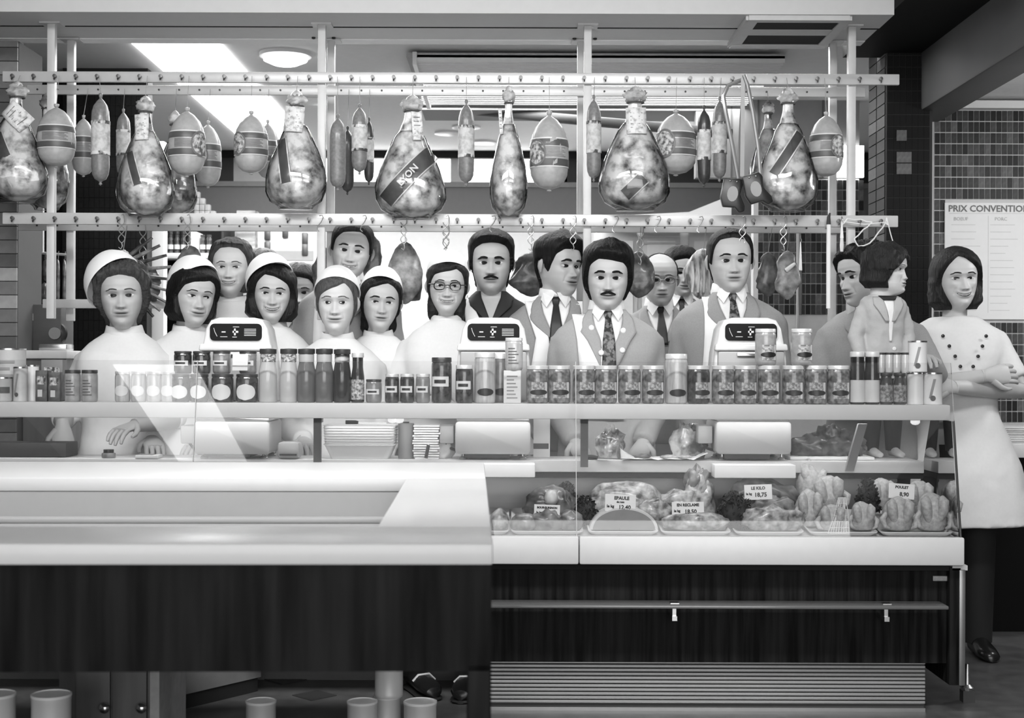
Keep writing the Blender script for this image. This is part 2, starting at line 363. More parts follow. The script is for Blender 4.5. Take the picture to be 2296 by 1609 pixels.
# ------------------------------------------------------------------ foreground island with a white well top
ROTI = Matrix.Translation((-.03, 2.32, 0)) @ Matrix.Rotation(R(1.55), 4, 'Z')
isl = thing('island_counter', 'foreground island with white sunken top and dark wooden front panel', 'counter')
isl.matrix_world = ROTI
ITOP = M('laminate_white', .62, .32, var=.02); WOOD = M('dark_wood', .010, .35, contrast=(.002, .016, .5, .16), scale=6, stretch=(5, 5, .35), spec=.06); WOOD2 = M('dark_wood_panel', .010, .4, contrast=(.002, .018, .5, .16), scale=9, stretch=(6, 6, .3), spec=.06)
Z = .86
for nm, lo, hi in (('front_rim', (-1.75, 0, Z - .035), (0, .25, Z)), ('right_rim', (-.205, .25, Z - .035), (0, 1.35, Z)), ('rear_top', (-1.75, 1.35, Z - .035), (0, 1.95, Z)), ('right_rim', (-1.75, .25, Z - .035), (-1.6, 1.35, Z))):
    MB().box(lo, hi, .004).build(nm, ITOP, isl)
WELL = M('well_enamel', .36, .4, var=.03)
MB().box((-1.6, 1.352, Z - .105), (-.205, 1.37, Z - .036)).build('well_wall', WELL, isl, smooth=False)
MB().box((-.207, .25, Z - .105), (-.19, 1.35, Z - .036)).build('well_wall', WELL, isl, smooth=False)
MB().box((-1.6, 1.30, Z - .112), (-.207, 1.352, Z - .098), .004).build('well_ledge', WELL, isl)
MB().box((-1.6, .25, Z - .125), (-.207, 1.36, Z - .112)).build('well_floor', WELL, isl, smooth=False)
MB().box((-1.75, .02, Z - .212), (-.002, .04, Z - .036)).build('front_panel', WOOD, isl, smooth=False)
MB().box((-.022, .04, Z - .212), (-.002, 1.93, Z - .036)).build('side_panel', WOOD, isl, smooth=False)
for x, y in ((-.042, .02), (-.042, 1.87), (-1.74, .02), (-1.74, 1.87)):
    MB().box((x, y, 0), (x + .04, y + .04, Z - .2), .003).build('leg', WOOD, isl)
# ------------------------------------------------------------------ low cabinets under it
t = thing('small_cupboard', 'small wooden cupboard with two round knobs under the island', 'cupboard')
a = P(166, 1600, 3.8); b = P(338, 1600, 3.8)
MB().box((a.x, 3.8, 0), (b.x, 4.1, .52), .004).build('body', M('mid_wood', .10, .5, var=.4, scale=5, stretch=(6, 6, .5)), t)
mid = (a.x + b.x) / 2
for k, (x0, x1) in enumerate(((a.x + .008, mid - .003), (mid + .003, b.x - .008))):
    d = MB().box((x0, 3.786, .04), (x1, 3.8, .50), .003).build('door', M('mid_wood', .10), t)
    kx = P((235, 318)[k], 1586, 3.77)
    MB().lathe([(.006, 0), (.006, .012), (.013, .016), (.014, .024), (.008, .03), (.001, .031)], 14, fn=lambda x, y, z: (x, -z, y)).build('knob', M('chrome', .7, .15, 1), d, loc=(kx.x, 3.786, kx.z))
MB().box((b.x, 3.79, 0), (b.x + .025, 4.1, .525)).build('side_panel', M('pale_wood', .35, .5, var=.2), t, smooth=False)  # paler colour paints the light on the cupboard's side face
t = thing('angled_base_cabinet', 'low grey cabinet with dark plinth set at an angle under the island', 'cabinet')
A, B = Vector((P(350, 1606, 4.65).x, 4.65, 0)), Vector((P(585, 1550, 5.02).x, 5.02, 0)); d = (B - A).normalized(); nrm = Vector((-d.y, d.x, 0))
def slab(p, q, n, th, z0, z1): return MB().loft([[p + Vector((0, 0, z0)), q + Vector((0, 0, z0)), q + n * th + Vector((0, 0, z0)), p + n * th + Vector((0, 0, z0))], [p + Vector((0, 0, z1)), q + Vector((0, 0, z1)), q + n * th + Vector((0, 0, z1)), p + n * th + Vector((0, 0, z1))]])
slab(A - d * .3, B, nrm, .1, .05, .42).build('body', M('cabinet_grey', .18, .5, var=.1), t, smooth=False)
slab(A + nrm * .006 - d * .3, B + nrm * .006 - d * .01, nrm, .09, 0, .05).build('plinth', M('plinth_black', .02, .5), t, smooth=False)
# tins on the floor
def tin(px, py, D, wpx, h, base, label, lidm=None):
    p = P(px, py, D); r = W(wpx, D) / 2
    t = thing('tin', label, 'tin', (p.x, D, base), 'tins standing on the floor under the island')
    MB().lathe([(r * .97, 0), (r, .004), (r, h * .12), (r * .985, h * .14), (r * .985, h * .86), (r, h * .88), (r, h - .004), (r * .97, h - .003)], 24).build('body', M('tin_body', .7, .4, .1, var=.2, scale=12, stretch=(1, 1, .1)), t)
    MB().lathe([(r * 1.02, h - .006), (r * 1.02, h), (r * .95, h + .001), (r * .93, h - .002), (.001, h - .002)], 24, cap=False).build('lid', M('tin_lid', .95, .5, var=.01), t)
    return t
for a in ((585, 1575, 4.42, 68, .108, 0, 'white lidded tin standing alone on the floor under the island'), (812, 1575, 4.42, 68, .108, 0, 'white lidded tin at the left of the floor group under the island'),
          (868, 1575, 4.53, 62, .10, 0, 'half hidden middle tin of the floor group carrying another'), (942, 1575, 4.42, 74, .108, 0, 'wide white lidded tin at the right of the floor group'),
          (872, 1512, 4.51, 64, .098, .102, 'upper tin stacked on the floor group under the island'),
          (115, 1555, 3.5, 88, .12, .22, 'large pale tin on top of the stack beside the cupboard'), (115, 1555, 3.5, 88, .11, 0, 'large bottom tin of the stack beside the cupboard'), (115, 1555, 3.5, 88, .11, .11, 'large middle tin of the stack beside the cupboard'),
          (-10, 1555, 3.5, 88, .12, .22, 'large pale top tin of the stack at the left edge'), (-10, 1555, 3.5, 88, .11, .11, 'large middle tin of the stack at the left edge'), (-10, 1555, 3.5, 88, .11, 0, 'large bottom tin of the stack at the left edge'),
          (52, 1600, 3.42, 72, .11, .13, 'low white lidded tin between the two large stacks'), (52, 1600, 3.42, 72, .125, 0, 'bottom tin under the low one between the stacks')):
    tin(*a)
# black shoes seen under the island
def shoe(px, D, rz, label):
    p = P(px, 1550, D); t = thing('shoe', label, 'shoe', (p.x, D, .002), 'black shoes on the floor under the island', rz)
    rings = []
    for i, (y, w_, h) in enumerate(((-.125, .012, .02), (-.118, .028, .034), (-.09, .040, .046), (-.05, .043, .052), (0, .038, .066), (.05, .034, .08), (.09, .034, .085), (.12, .026, .08), (.128, .014, .07))):
        rings.append([(w_ * math.cos(2 * PI * j / 16), y, max(.012, h / 2 + h / 2 * math.sin(2 * PI * j / 16) * 1.0 + .012)) for j in range(16)])
    MB().loft(rings).build('upper', M('shoe_leather', .012, .25), t)
    MB().loft([[(r_[0][0] * 1.05 * math.cos(2 * PI * j / 16), r_[0][1], .006 + .006 * math.sin(2 * PI * j / 16)) for j in range(16)] for r_ in rings]).build('sole', M('shoe_sole', .02, .7), t)
    MB().tube([(-.04, -.02, .05), (-.02, -.02, .07), (.02, -.02, .072), (.042, -.02, .05)], .005, 6).build('strap', M('strap_grey', .5, .4), t)
    return t
shoe(945, 4.98, R(25), 'black strapped shoe behind the wide tin under the island'); shoe(1046, 4.95, R(-8), 'black shoe beside the dark leg of the island')
# ------------------------------------------------------------------ main display counter
dc = thing('display_counter', 'long glass fronted butcher display counter with white jar shelf', 'counter')
XL, XR_ = -2.2, 1.478
ENAM = M('case_enamel', .62, .35, var=.03)
zf0, zf1 = P(1148, 1263, 4.68).z, P(1148, 1200, 4.68).z
xj = P(1298, 1230, 4.68).x
for x0, x1 in ((XL, xj - .0012), (xj + .0012, XR_ + .008)):
    MB().box((x0, 4.66, zf0), (x1, 4.70, zf1), .006).build('fascia', ENAM, dc)
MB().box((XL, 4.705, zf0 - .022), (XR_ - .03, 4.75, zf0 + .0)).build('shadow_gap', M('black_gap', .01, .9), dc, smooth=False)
zk = P(1148, 1483, 4.73).z
MB().box((-.10, 4.73, zk), (XR_ - .01, 4.76, zf0 - .02)).build('front_panel', WOOD2, dc, smooth=False)
MB().box((XL, 4.74, zf0 - .02), (XR_ - .02, 5.25, zf0 + .0)).build('case_floor', M('case_grey', .2, .6), dc, smooth=False)
MB().box((XL, 5.20, 0), (XR_ - .02, 5.215, .79)).build('rear_panel', M('rear_panel_grey', .12, .6), dc, smooth=False)
# ribbed metal kick plate
zb = P(1148, 1573, 4.78).z; nr = 11; RIB = M('ribbed_metal', .34, .35, .5, var=.1, scale=8, stretch=(.4, 1, 1))
for i in range(nr):
    z = zb + (zk - zb) * i / nr
    MB().box((-.10, 4.77, z), (P(2075, 1520, 4.77).x, 4.785, z + (zk - zb) / nr * .72), .002).build('kick_rib', RIB, dc, smooth=False)
MB().box((-.10, 4.783, 0), (P(2075, 1520, 4.77).x, 4.80, zk)).build('kick_back', M('kick_dark', .05, .6), dc, smooth=False)
MB().box((-.10, 4.75, 0), (P(2075, 1520, 4.75).x, 4.78, .012)).build('floor_strip', M('steel_strip', .35, .3, .8), dc, smooth=False)
# bumper shelf rail with brackets
zr_ = P(1148, 1357, 4.62).z
MB().box((-.10, 4.60, zr_ - .006), (P(2128, 1357, 4.6).x, 4.70, zr_ + .006), .004).build('bumper_rail', M('bumper_glassy', .16, .15, .2), dc)
for x in (1512, 1987):
    p = P(x, 1375, 4.64)
    m = MB().box((p.x - .008, 4.63, zr_ - .05), (p.x + .008, 4.73, zr_ - .035)); m.box((p.x - .006, 4.64, zr_ - .05), (p.x + .006, 4.655, zr_ - .006)); m.box((p.x - .014, 4.625, zr_ + .005), (p.x + .014, 4.66, zr_ + .009))
    m.build('bracket', M('bright_metal', .6, .25, 1), dc, smooth=False)
p = P(2115, 1297, 4.72); MB().box((p.x - .033, 4.724, p.z - .009), (p.x + .033, 4.731, p.z + .009), .002).build('maker_plate', M('plate_metal', .35, .3, .6, var=.3, scale=80), dc, smooth=False)
a = P(2160, 1270, 4.72)
MB().box((XR_ - .03, 4.70, .1), (XR_ + .01, 5.2, zf0 - .01), .003).build('end_panel', M('dark_wood_panel', .02), dc)
MB().box((XR_ + .002, 4.695, .1), (XR_ + .022, 4.72, zf0 - .018), .002).build('end_trim', M('trim_aluminium', .25, .35, .7), dc)
MB().box((XR_ - .02, 4.70, zf0 - .02), (XR_ + .03, 4.9, zf0 - .004)).build('end_cap', ENAM, dc, smooth=False)
p = P(2182, 1470, 4.9)
MB().lathe([(.022, 0), (.024, .01), (.012, .02), (.008, .09)], 12).build('foot', M('bright_metal', .6, .25, 1), dc, loc=(p.x - .02, 4.9, .04)); MB().box((p.x - .04, 4.88, 0), (p.x, 4.92, .04)).build('foot_block', M('kick_dark', .05), dc, smooth=False)
# deck, inner back panel, worktop
zd = zf1 - .012
MB().loft([[(XL, 4.70, zd - .02), (XR_, 4.70, zd - .02), (XR_, 4.70, zd), (XL, 4.70, zd)], [(XL, 5.16, zd + .0), (XR_, 5.16, zd + .0), (XR_, 5.16, zd + .05), (XL, 5.16, zd + .05)]]).build('deck', M('deck_white', .6, .4), dc, smooth=False)
MB().box((XL, 5.16, zd), (P(2010, 1080, 5.16).x, 5.18, .755)).build('inner_back', ENAM, dc, smooth=False)
MB().box((XL, 5.15, .735), (P(2010, 1080, 5.16).x, 5.165, .745)).build('inner_lip', ENAM, dc, smooth=False)
WT0 = .778; WT1 = .82
xw = P(1505, 1045, 5.0).x
xw = XR_ - .03
MB().box((XL, 4.99, WT0), (xw, 5.215, WT1), .004).build('worktop', M('worktop_white', .72, .35, var=.03), dc)
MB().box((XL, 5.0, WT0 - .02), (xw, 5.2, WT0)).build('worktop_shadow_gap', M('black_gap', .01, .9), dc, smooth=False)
# jar shelf on posts
zs1 = P(1148, 904.5, 4.8).z; zs0 = zs1 - .052
MB().box((XL, 4.80, zs0), (P(2131, 920, 4.8).x, 4.99, zs1), .004).build('jar_shelf', M('shelf_enamel', .62, .4, var=.03), dc)
for x in (712, 1310):
    p = P(x, 1000, 4.94); MB().box((p.x - .013, 4.93, WT1 - .02), (p.x + .013, 4.95, zs0)).build('shelf_post', M('post_dark', .06, .4, .5), dc, smooth=False)
    MB().box((p.x - .013, 4.93, zs0 - .02), (p.x + .013, 4.99, zs0)).build('post_arm', M('post_dark', .06), dc, smooth=False)
a, b = P(1935, 950, 4.92), P(1905, 1055, 4.98)
MB().loft([[b + Vector((dx, 0, 0)) for dx in (-.015, .015)] + [b + Vector((dx, .02, 0)) for dx in (.015, -.015)], [a + Vector((dx, 0, 0)) for dx in (-.015, .015)] + [a + Vector((dx, .02, 0)) for dx in (.015, -.015)]]).build('shelf_post', M('post_pale', .4, .4, .4), dc, smooth=False)
MB().tube([(-2.0, 4.95, zs0 - .0005), (1.4, 4.95, zs0 - .0005)], .003, 8).build('shelf_tube', M('lamp_white', .9, .4, emit=.6), dc)
for x in (880, 895, 2052):      # little lamps under the shelf
    p = P(x, 940, 4.86); MB().lathe([(.016, 0), (.016, -.01), (.01, -.016), (.001, -.018)], 14).build('shelf_lamp', M('lamp_white', .9, .4, emit=.6), dc, loc=(p.x, 4.86, zs0))
# glass front: three leaning panes and an end pane
GL = glass_mat('pane_glass')
g0, g1 = Vector((0, 4.672, zf1)), Vector((0, 4.785, 1.165)); js = [XL, P(437, 1000, 4.75).x, P(1291, 1000, 4.75).x, XR_]
for i in range(3):
    x0, x1 = js[i] + .001, js[i + 1] - .001
    MB().loft([[(x0, g0.y, g0.z), (x1, g0.y, g0.z), (x1, g0.y + .006, g0.z), (x0, g0.y + .006, g0.z)], [(x0, g1.y, g1.z), (x1, g1.y, g1.z), (x1, g1.y + .006, g1.z), (x0, g1.y + .006, g1.z)]]).build('front_pane', GL, dc, smooth=False)
for x in js[1:3]:
    MB().loft([[(x - .0011, g.y - .001, g.z), (x + .0011, g.y - .001, g.z), (x + .0011, g.y + .006, g.z), (x - .0011, g.y + .006, g.z)] for g in (g0, g1)]).build('pane_joint', M('joint_clear', .42, .3), dc, smooth=False)
zt = 1.0
yt = g0.y + (g1.y - g0.y) * (zt - g0.z) / (g1.z - g0.z)
MB().loft([[(XR_ - .006, g0.y + .01, g0.z), (XR_, g0.y + .01, g0.z), (XR_, yt + .01, zt - .03), (XR_ - .006, yt + .01, zt - .03)], [(XR_ - .006, 5.2, g0.z), (XR_, 5.2, g0.z), (XR_, 5.0, zt - .03), (XR_ - .006, 5.0, zt - .03)]]).build('end_pane', GL, dc, smooth=False)
MB().tube([(XR_ - .001, g0.y + .003, g0.z), (XR_ - .001, yt + .003, zt - .03)], .004, 8).build('end_edge', M('post_dark', .06), dc)
# ------------------------------------------------------------------ meat rack
RK0, RK1 = 5.6, 5.88
rk = thing('meat_rack', 'pale metal meat hanging rack with double rails and posts', 'rack')
ALU = M('rack_aluminium', .62, .38, .25, var=.04); ALU2 = M('rack_post', .6, .45, .1, var=.05)
for x, xr2 in ((113, 157), (720, 741), (1317, 1302), (1910, 1868)):
    for xx, D in ((x, RK0 + .02), (xr2, RK1 + .02)):
        p = P(xx, 400, D); MB().box((p.x - .0155, D, 1.33), (p.x + .0155, D + .03, 2.5), .003).build('post', ALU2, rk)
        MB().box((p.x - .04, D - .02, 2.494), (p.x + .04, D + .05, 2.501)).build('post_plate', ALU2, rk, smooth=False)
RAILS = {}
for nm, y, D, x0, x1, h in (('u0', 175, RK0, 5, 2017, 24), ('u1', 204, RK1, 60, 1940, 21), ('l0', 493, RK0, 5, 2014, 26), ('l1', 509, RK1, 40, 1890, 22), ('b1', 684, RK1 - .03, 95, 420, 20)):
    a, b = P(x0, y, D), P(x1, y, D); zc = P(1148, y, D).z; RAILS[nm] = (zc, D)
    MB().box((a.x, D, zc - W(h, D) / 2), (b.x, D + .018, zc + W(h, D) / 2), .003).build('rail', ALU, rk)
PEG = MB().lathe([(.0055, 0), (.0055, .012), (.0075, .013), (.0075, .018), (.001, .0185)], 10, fn=lambda x, y, z: (x, -z, y)); PEG.tube([(0, -.012, -.004), (0, -.014, -.013), (0, -.02, -.016), (0, -.024, -.01)], .0025, 5)
pm = PEG.mesh('peg'); pm.materials.append(M('peg_dark', .12, .35, .8))
hole = MB().lathe([(.0042, 0), (.0042, .0025), (.001, .003)], 8, fn=lambda x, y, z: (x, -z, y)).mesh('screw'); hole.materials.append(M('dark_steel', .05))
for nm in ('u0', 'l0'):
    x = 30
    while x < 2000:
        p = P(x, 175 if nm == 'u0' else 493, RK0); link('peg', pm, rk, (p.x, RK0, RAILS[nm][0])); x += 47.4
for nm in ('u1', 'l1'):
    x = 84
    while x < 1880:
        p = P(x, 204, RK1); link('screw', hole, rk, (p.x, RK1, RAILS[nm][0])); x += 45.4
# ------------------------------------------------------------------ people
HZ = np.array([-.10, -.02, -.012, -.004, .004, .015, .030, .045, .065, .090, .112, .130, .150, .170, .190, .205, .217, .225, .2285])
HA = np.array([.026, .026, .027, .029, .033, .040, .0485, .0560, .0635, .0695, .0725, .074, .075, .073, .066, .055, .040, .022, .002])
HF = np.array([-.02, -.028, -.045, -.070, -.081, -.087, -.088, -.089, -.089, -.0875, -.086, -.091, -.092, -.087, -.075, -.057, -.037, -.016, .003])
HB = np.array([.06, .06, .06, .06, .06, .06, .058, .066, .077, .087, .093, .097, .099, .097, .087, .071, .051, .028, .007])
NT = 120
DROP = .042       # chin sits this far below the collar-frame origin
_u = np.arange(NT) / NT * 2 * PI
TT = _u - .45 * np.sin(_u)                       # finer spacing towards the face
def gs(d, s): return np.exp(-(d / s) ** 2)
def head_grid(p, zs):
    """head and neck surface, chin at z=0, face towards -y"""
    a = np.interp(zs, HZ, HA) * p['fw']; yf = np.interp(zs, HZ, HF); yb = np.interp(zs, HZ, HB)
    jw = p['jaw']; a = a * (1 + (jw - 1) * sstep((.07 - zs) / .05))
    cy = (yf + yb) / 2; b = (yb - yf) / 2
    S, C = np.sin(TT)[None, :], np.cos(TT)[None, :]
    e = 2 / 2.35
    x = a[:, None] * np.sign(S) * np.abs(S) ** e; y = cy[:, None] - b[:, None] * np.sign(C) * np.abs(C) ** e
    ny = .022 + np.clip(-zs, 0, .2) * .15                                  # neck leans back going down
    rn = np.where(zs < .075, p['neck'], p['neck'] * np.clip(1 - (zs - .075) / .02, 0, 1)); rn = rn + np.clip(-zs - .06, 0, .1) * .25
    dx, dy = x, y - ny[:, None]; r = np.hypot(dx, dy) + 1e-6; k = .012
    h = np.clip(.5 + .5 * (r - rn[:, None]) / k, 0, 1); rr = rn[:, None] * (1 - h) + r * h + k * h * (1 - h)
    x = dx / r * rr; y = ny[:, None] + dy / r * rr
    return x, y, np.repeat(zs[:, None], NT, 1)
def face_features(p, x, y, z):
    sm, op = p['smile'], p['open']
    front = sstep((-y - .015) / .03) * (np.abs(TT)[None, :] < PI * 2)
    ax = np.abs(x)
    d = np.zeros_like(x)
    tz = np.clip((.118 - z) / .046, 0, 1)                                   # nose
    pr = (.0015 + .0205 * tz ** 1.7) * p['nose'] * sstep((z - .0605) / .009) * sstep((.126 - z) / .016)
    d += pr * np.exp(-(ax / (.0075 + .0045 * tz)) ** 2)
    d += .0085 * gs(ax - .0135, .0068) * gs(z - .0715, .0075)
    d -= .0115 * gs(ax - .031, .0165) * gs(z - .1105, .0115) + .003 * gs(ax - .014, .008) * gs(z - .112, .01)
    d += .0045 * gs(ax - .028, .026) * gs(z - .1295, .009)
    d += (.0045 + .004 * sm) * gs(ax - .046, .016) * gs(z - .086 - .004 * sm, .014)
    zm = .0455 + sm * .0075 * (x / .027) ** 2 - sm * .001
    mw = .0225 + .006 * sm
    win = np.exp(-(ax / mw) ** 4)
    d += .0055 * gs(z - zm - .0055, .0055) * win + .006 * gs(z - zm + .0065, .006) * win
    d -= (.0055 + .003 * op) * gs(z - zm, .0022 + .0025 * op) * win
    d -= (.0018 + .004 * sm) * gs(ax - .030 - .004 * sm - (.07 - z) * .15, .0045) * sstep((z - .04) / .012) * sstep((.078 - z) / .012)
    d -= .0025 * gs(ax, .016) * gs(z - .029, .006)
    d += .006 * gs(ax, .017) * gs(z - .012, .012)
    d -= .003 * gs(ax - .068, .01) * gs(z - .05, .02)
    y2 = y - d * front
    col = np.full_like(x, p['skin'] * 1.15)
    col = col * (1 - .46 * win * front * (gs(z - zm - .0048, .0042) + gs(z - zm + .006, .0045)).clip(0, 1) * p['lips'])
    col = col * (1 - .93 * win * front * gs(z - zm, .0021))
    if op > 0:
        hm_ = .0078 * op * np.sqrt(np.clip(1 - (ax / (mw * 1.02)) ** 2, 0, 1))
        dk = front * sstep((hm_ - np.abs(z - zm)) / .0012) * (ax < mw * 1.02)
        col = col * (1 - dk) + .03 * dk
        th = dk * (z > zm - hm_ * .25) * (ax < mw * .86)
        col = col * (1 - th) + .66 * th
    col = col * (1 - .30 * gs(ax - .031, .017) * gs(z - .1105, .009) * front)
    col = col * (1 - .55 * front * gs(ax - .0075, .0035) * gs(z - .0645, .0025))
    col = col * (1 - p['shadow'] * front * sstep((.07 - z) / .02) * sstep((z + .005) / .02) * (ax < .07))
    return x, y2, z, col
def rot3(yaw, pitch, roll): return np.array(Euler((R(pitch), R(roll), R(yaw)), 'XYZ').to_matrix())
def fbm(v, s, seed=0.0): return mnoise.fractal(Vector((v[0] * s + seed, v[1] * s + seed * .7, v[2] * s)), 1.0, 2.0, 4)
# torso section, relative to the chin: z, half width, half depth, centre y
TZ = np.array([-.06, -.085, -.105, -.125, -.15, -.19, -.25, -.34, -.42, -.52, -.62, -.72, -.80])
TA = np.array([.056, .064, .088, .128, .166, .188, .184, .166, .152, .155, .168, .175, .172])
TB = np.array([.056, .060, .068, .080, .094, .108, .118, .116, .108, .108, .114, .118, .114])
TY = np.array([.026, .032, .034, .032, .026, .018, .010, .006, .008, .012, .016, .018, .018])
class Torso:
    def __init__(s, w, d, off): s.w, s.d, s.o = w, d, off
    def abc(s, z):
        k = np.interp(z, TZ[::-1], TA[::-1]); b = np.interp(z, TZ[::-1], TB[::-1]); c = np.interp(z, TZ[::-1], TY[::-1])
        f = sstep((-z - .07) / .06); wk = 1 + (s.w - 1) * f
        return k * wk + s.o, b * (1 + (s.d - 1) * f) + s.o, c
    def ring(s, z, n=40, flare=0):
        a, b, c = s.abc(z); e = 2 / 2.4; g = []
        for j in range(n):
            t = 2 * PI * j / n; S, C = math.sin(t), math.cos(t)
            g.append(((a + flare) * math.copysign(abs(S) ** e, S), c - (b + flare) * math.copysign(abs(C) ** e, C), z))
        return g
    def y(s, x, z, off=0):
        a, b, c = s.abc(z); a += .002; q = min(.98, abs(x) / a)
        return c - b * (1 - q ** 2.4) ** (1 / 2.4) - off
    def patch(s, rows, off, n=8, edge=None):
        """rows: (z, x left, x right) from top to bottom, laid on the chest"""
        m = MB(); rr = []
        fine = []
        for (z0, l0, r0), (z1, l1, r1) in zip(rows, rows[1:]):
            k = max(1, int(abs(z1 - z0) / .012))
            for i in range(k): f = i / k; fine.append((z0 + (z1 - z0) * f, l0 + (l1 - l0) * f, r0 + (r1 - r0) * f))
        fine.append(rows[-1])
        for z, l, r in fine: rr.append([(l + (r - l) * j / n, s.y(l + (r - l) * j / n, z, off), z) for j in range(n + 1)])
        m.loft(rr, cap=False, closed=False); m.f = [tuple(reversed(f)) for f in m.f]; return m
def solid(o, th=.004):
    md = o.modifiers.new('thickness', 'SOLIDIFY'); md.thickness = th; md.offset = -1; return o
FOLD = bpy.data.textures.new('folds', 'CLOUDS'); FOLD.noise_scale = .11; FOLD.noise_depth = 2
def clothify(o, vox=.011, folds=.012, it=5):
    md = o.modifiers.new('weld', 'REMESH'); md.mode = 'VOXEL'; md.voxel_size = vox; md.use_smooth_shade = True
    md = o.modifiers.new('soften', 'SMOOTH'); md.factor = .5; md.iterations = it
    if folds:
        md = o.modifiers.new('folds', 'DISPLACE'); md.texture = FOLD; md.strength = folds; md.mid_level = .5; md.texture_coords = 'LOCAL'
    return o
def bez(a, b, c, n=8):
    a, b, c = Vector(a), Vector(b), Vector(c); return [(1 - t) ** 2 * a + 2 * t * (1 - t) * b + t * t * c for t in [i / n for i in range(n + 1)]]
def arm_path(sh, el, wr, n=5):
    sh, el, wr = Vector(sh), Vector(el), Vector(wr)
    return [sh.lerp(el, i / n) for i in range(n)] + [el.lerp(wr, i / n) for i in range(n + 1)]
def hand(m, wr, d, side, nrm, skin, s=1.0, curl=.35):
    """palm and five fingers added to a body mesh; d = pointing direction, nrm = back of the hand"""
    wr, d, nrm = Vector(wr), Vector(d).normalized(), Vector(nrm).normalized()
    nrm = (nrm - d * nrm.dot(d)).normalized(); lat = d.cross(nrm).normalized() * side   # towards the thumb
    rings = []
    for f, w_, h in ((-.02, .024, .02), (.0, .026, .019), (.025, .034, .016), (.055, .041, .015), (.08, .040, .013), (.09, .034, .009)):
        c = wr + d * f * s; rings.append([c + (lat * math.cos(2 * PI * j / 14) * w_ + nrm * math.sin(2 * PI * j / 14) * h) * s for j in range(14)])
    m.loft(rings, col=skin)
    for k, (o, l) in enumerate(((.030, .070), (.010, .078), (-.011, .073), (-.030, .058))):
        c = wr + (d * .078 + lat * o) * s; a = 0; pts = [c]; dd = d.copy()
        for q in (.45, .3, .25):
            a += curl; dr = (d * math.cos(a) - nrm * math.sin(a) + lat * o * 1.5).normalized(); c = c + dr * l * q * s; pts.append(c)
        m.tube(pts, [.0095 * s, .009 * s, .008 * s, .0055 * s], 8, col=skin)
    c = wr + (d * .02 + lat * .022) * s
    m.tube([c, c + (d * .03 + lat * .028 - nrm * .006) * s, c + (d * .055 + lat * .036 - nrm * .016) * s, c + (d * .075 + lat * .034 - nrm * .022) * s], [.014 * s, .011 * s, .0095 * s, .006 * s], 8, col=skin)
SKIN = lambda: M('skin', 1, .45, var=.05, scale=60, attr=True, spec=.35)
EYEM = lambda: M('eye', 1, .15, var=.01, attr=True)
def hair_mat(g, rough=.5): return M('hair_%03d' % int(g * 1000), g * .6, rough, var=.6, scale=140, stretch=(1, 1, .12), spec=.2, bump=.5)
DEF = dict(drop=.06, fw=1.06, jaw=1, neck=.052, smile=.2, open=0, nose=1, skin=.46, lips=1, shadow=0, brow=.06, yaw=0, pitch=0, roll=0, gaze=(0, 0), hs=1.0, w=1, d=1, browt=1.0)
